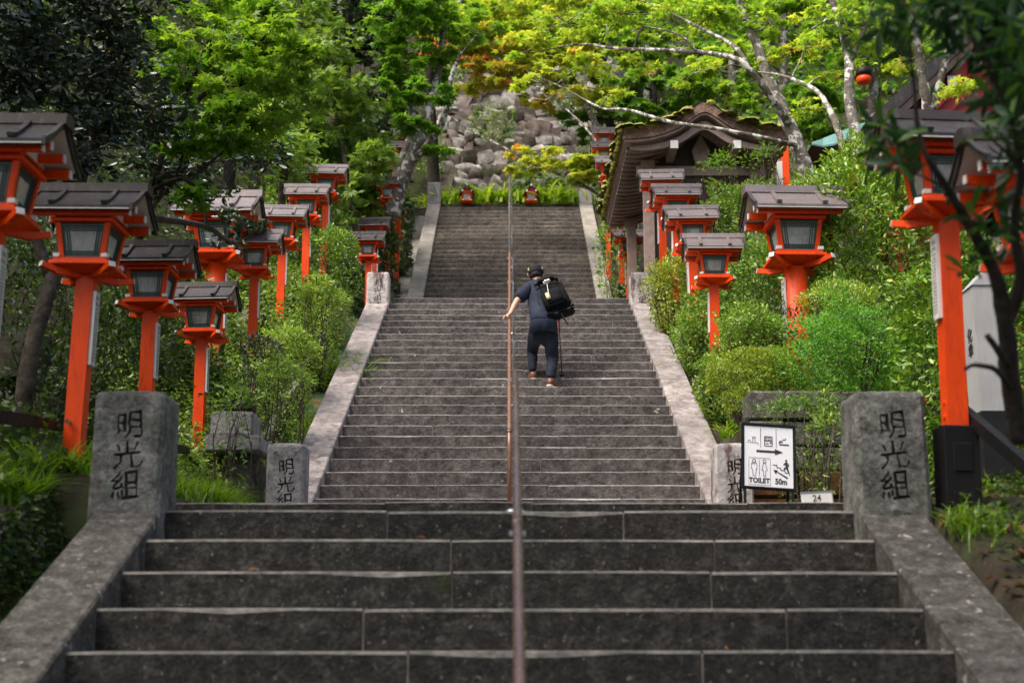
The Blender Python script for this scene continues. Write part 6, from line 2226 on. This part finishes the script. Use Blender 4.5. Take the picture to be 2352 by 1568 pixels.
# ------------------------------------------------------------------ grasses and ground cover
tuft('arching grass tuft hanging over the gutter below the small left lantern', 790, 720, 19.6, .16, 420, .75, .022, 1.0, 'lf_grass', .55)
tuft('fresh grass by the gutter beside the left shrubs', 735, 790, 17.6, .2, 320, .45, .018, .9, 'lf_blade', .4)
tuft('bright grass low on the left gutter edge', 700, 870, 16.0, .18, 320, .4, .016, .9, 'lf_blade', .35)
tuft('dark grass beside the left pillar of the middle flight', 640, 960, 14.6, .18, 260, .35, .014, .9, 'lf_grass', .5)
tuft('fine grass mound between the two left pillars', 500, 1160, 11.7, .30, 2600, .42, .012, .9, 'lf_grass', .55)
tuft('grass mound under the lowest left lantern', 455, 1130, 12.7, .3, 1600, .4, .012, .9, 'lf_grass', .5)
tuft('lush lily grass left of the large left pillar', 40, 1175, 8.4, .16, 460, .34, .022, .95, 'lf_grass', .35)
tuft('lily grass around the first whole lantern base', 125, 1130, 8.95, .2, 460, .34, .022, .95, 'lf_grass', .4)
tuft('lily grass at the left picture edge', -20, 1120, 8.9, .2, 360, .34, .022, .95, 'lf_grass', .3)
tuft('lily grass behind the large left pillar', 190, 1120, 9.6, .18, 300, .3, .02, .95, 'lf_grass', .4)
tuft('short weeds above the left gutter', 90, 1235, 8.1, .12, 260, .16, .012, .8, 'lf_grass', .4)
tuft('thin grass at foot of the black right post base', 2200, 1240, 6.6, .10, 130, .16, .010, .7, 'lf_grass', .6)
tuft('grass on the bank right of the nearest right pillar', 2230, 1215, 7.6, .14, 320, .2, .010, .8, 'lf_grass', .45)
tuft('dark grass at the right picture edge', 2320, 1230, 7.4, .16, 260, .2, .010, .8, 'lf_grass', .35)
tuft('thin grass by the white signpost', 2240, 1080, 8.8, .08, 150, .25, .010, .7, 'lf_grass', .7)
tuft('thin grass on the lower right bank', 2300, 1290, 6.2, .14, 120, .2, .010, .8, 'lf_grass', .45)
tuft('leafy blades behind the legs of the toilet sign', 1790, 1155, 13.2, .14, 120, .30, .022, 1.0, 'lf_grass', .4)
tuft('grass growing at the right ramp foot', 1640, 925, 16.2, .12, 150, .35, .02, .9, 'lf_blade', .35)
for i, (x, y, t, lab) in enumerate(((1120, 458, 40.6, 'yellow green blades between the two small lanterns, left part'), (1160, 458, 40.8, 'yellow green blades left of the top handrail'), (1195, 458, 40.8, 'yellow green blades right of the top handrail'),
                                    (1255, 458, 40.6, 'yellow green blades right of the right small lantern'), (1300, 458, 40.5, 'yellow green blades by the upper right pillar'), (1030, 458, 40.8, 'yellow green blades by the upper left pillar'))):
    tuft(lab, x, y, t, .36, 190, .8, .085, 1.0, 'lf_blade', .4, name='broad_bladed_plant', cat='plant', group='bright blades along the foot of the rock wall')

inl = lambda x, y: (np.abs(x) > 2.85) & ((x < 0) | (np.abs(x) > 3.0))
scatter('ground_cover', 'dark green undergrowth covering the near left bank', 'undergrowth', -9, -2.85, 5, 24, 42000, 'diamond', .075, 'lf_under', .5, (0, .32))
scatter('ground_cover', 'fresh green undergrowth along the left gutter', 'undergrowth', -4.6, -2.86, 13.6, 23.5, 15000, 'oval', .06, 'lf_shrub', .65, (0, .38))
scatter('ground_cover', 'fresh green undergrowth along the right ramp', 'undergrowth', 2.5, 4.2, 14.4, 22.5, 12000, 'oval', .055, 'lf_shrub', .45, (0, .5))
scatter('ground_cover', 'green undergrowth covering the right bank', 'undergrowth', 2.45, 9, 14.3, 24, 16000, 'diamond', .07, 'lf_shrub', .4, (0, .28))
scatter('ground_cover', 'undergrowth covering the upper slopes beside the stairs', 'undergrowth', -14, 14, 24, 42, 42000, 'diamond', .16, 'lf_under', .65, (0, .5), keep=lambda x, y: ((x < -2.9) | (x > 2.45)) & ~((x > 2.0) & (x < 5.6) & (y < 30.5)))
scatter('ground_cover', 'leafy forest floor of the hillside above the wall', 'undergrowth', -24, 24, 43.5, 68, 110000, 'diamond', .34, 'lf_maple', .35, (0, 1.6), keep=lambda x, y: (np.abs(x) > 5.2) | (y > 46.5))
scatter('leaf_litter', 'brown fallen leaves on the lower right bank', 'leaf litter', 2.36, 5.2, 4.2, 12.5, 2600, 'diamond', .07, 'lf_dry', .4, (0, .03), .8)
scatter('ground_cover', 'sparse weeds on the lower right bank', 'weeds', 2.42, 6.0, 4.2, 9.5, 9000, 'diamond', .05, 'lf_under', .6, (0, .12), .5)
# plants rooted between the stones of the rock wall
n = 30000
px = rng.uniform(-5, 5.5, n)
pz = 12.5 + 7.8 * rng.random(n) ** 2.2
clump = (np.sin(px * 2.1 + pz * 1.3) + np.sin(px * 1.1 - pz * 2.2 + 1)) > (-.15 + .17 * (pz - 12.5))
px, pz = px[clump], pz[clump]
n = len(px)
L = Lv()
L.add(np.stack([px, 42.2 + (pz - 12.38) * .25 - rng.uniform(.36, .72, n), pz], 1), rdir(n) + np.array([0, -.5, -.3]), rdir(n) + np.array([0, -.6, .8]), .15 * rng.uniform(.5, 1.3, n), .5 + rng.normal(size=n) * .25)
tag(L.build('wall_weeds', 'thin', MT['lf_shrub'], None), 'ferns and weeds rooted between the boulders of the wall', 'weeds', kind='stuff')

n = 4200
yy = rng.uniform(6.0, 9.0, n)
ff = rng.random(n)
xx = -2.80 + .2 * ff + .03
zl, zh = prof(yy) - .38, ground(-2.9, yy) + .04
L = Lv()
L.add(np.stack([xx, yy, zh + (zl - zh) * ff + .02], 1), rdir(n) + np.array([.5, -.3, -.6]), rdir(n) + np.array([.6, -.5, .5]), .05 * rng.uniform(.5, 1.4, n), .4 + rng.normal(size=n) * .25)
tag(L.build('bank_weeds', 'oval', MT['lf_under'], None), 'small weeds hanging down the mossy bank at lower left', 'weeds', kind='stuff')

# single fallen leaves on the steps
for i, (x, yk, lab) in enumerate(((-1.32, 2, 'pink brown fallen leaf on the second nearest step, left'), (0.95, 4, 'small red fallen leaf on a near step, right of the rail'), (-0.10, 5, 'orange fallen leaf beside the near handrail'), (-.45, 1, 'tiny orange leaf on the near step edge'))):
    y, z = F1[yk]
    L = Lv()
    L.add(np.zeros((1, 3)), np.array([[1, .3, .25]]), np.array([[0, -.6, 1]]), .05, [.5 + .15 * i])
    o = link('fallen_leaf', L.mesh('fallen_leaf', 'oval', MT['lf_dry'], (0, 0, 0)), None, (x, y + .03, z + .008), (0, 0, i))
    tag(o, lab, 'leaf', 'fallen leaves on the steps')
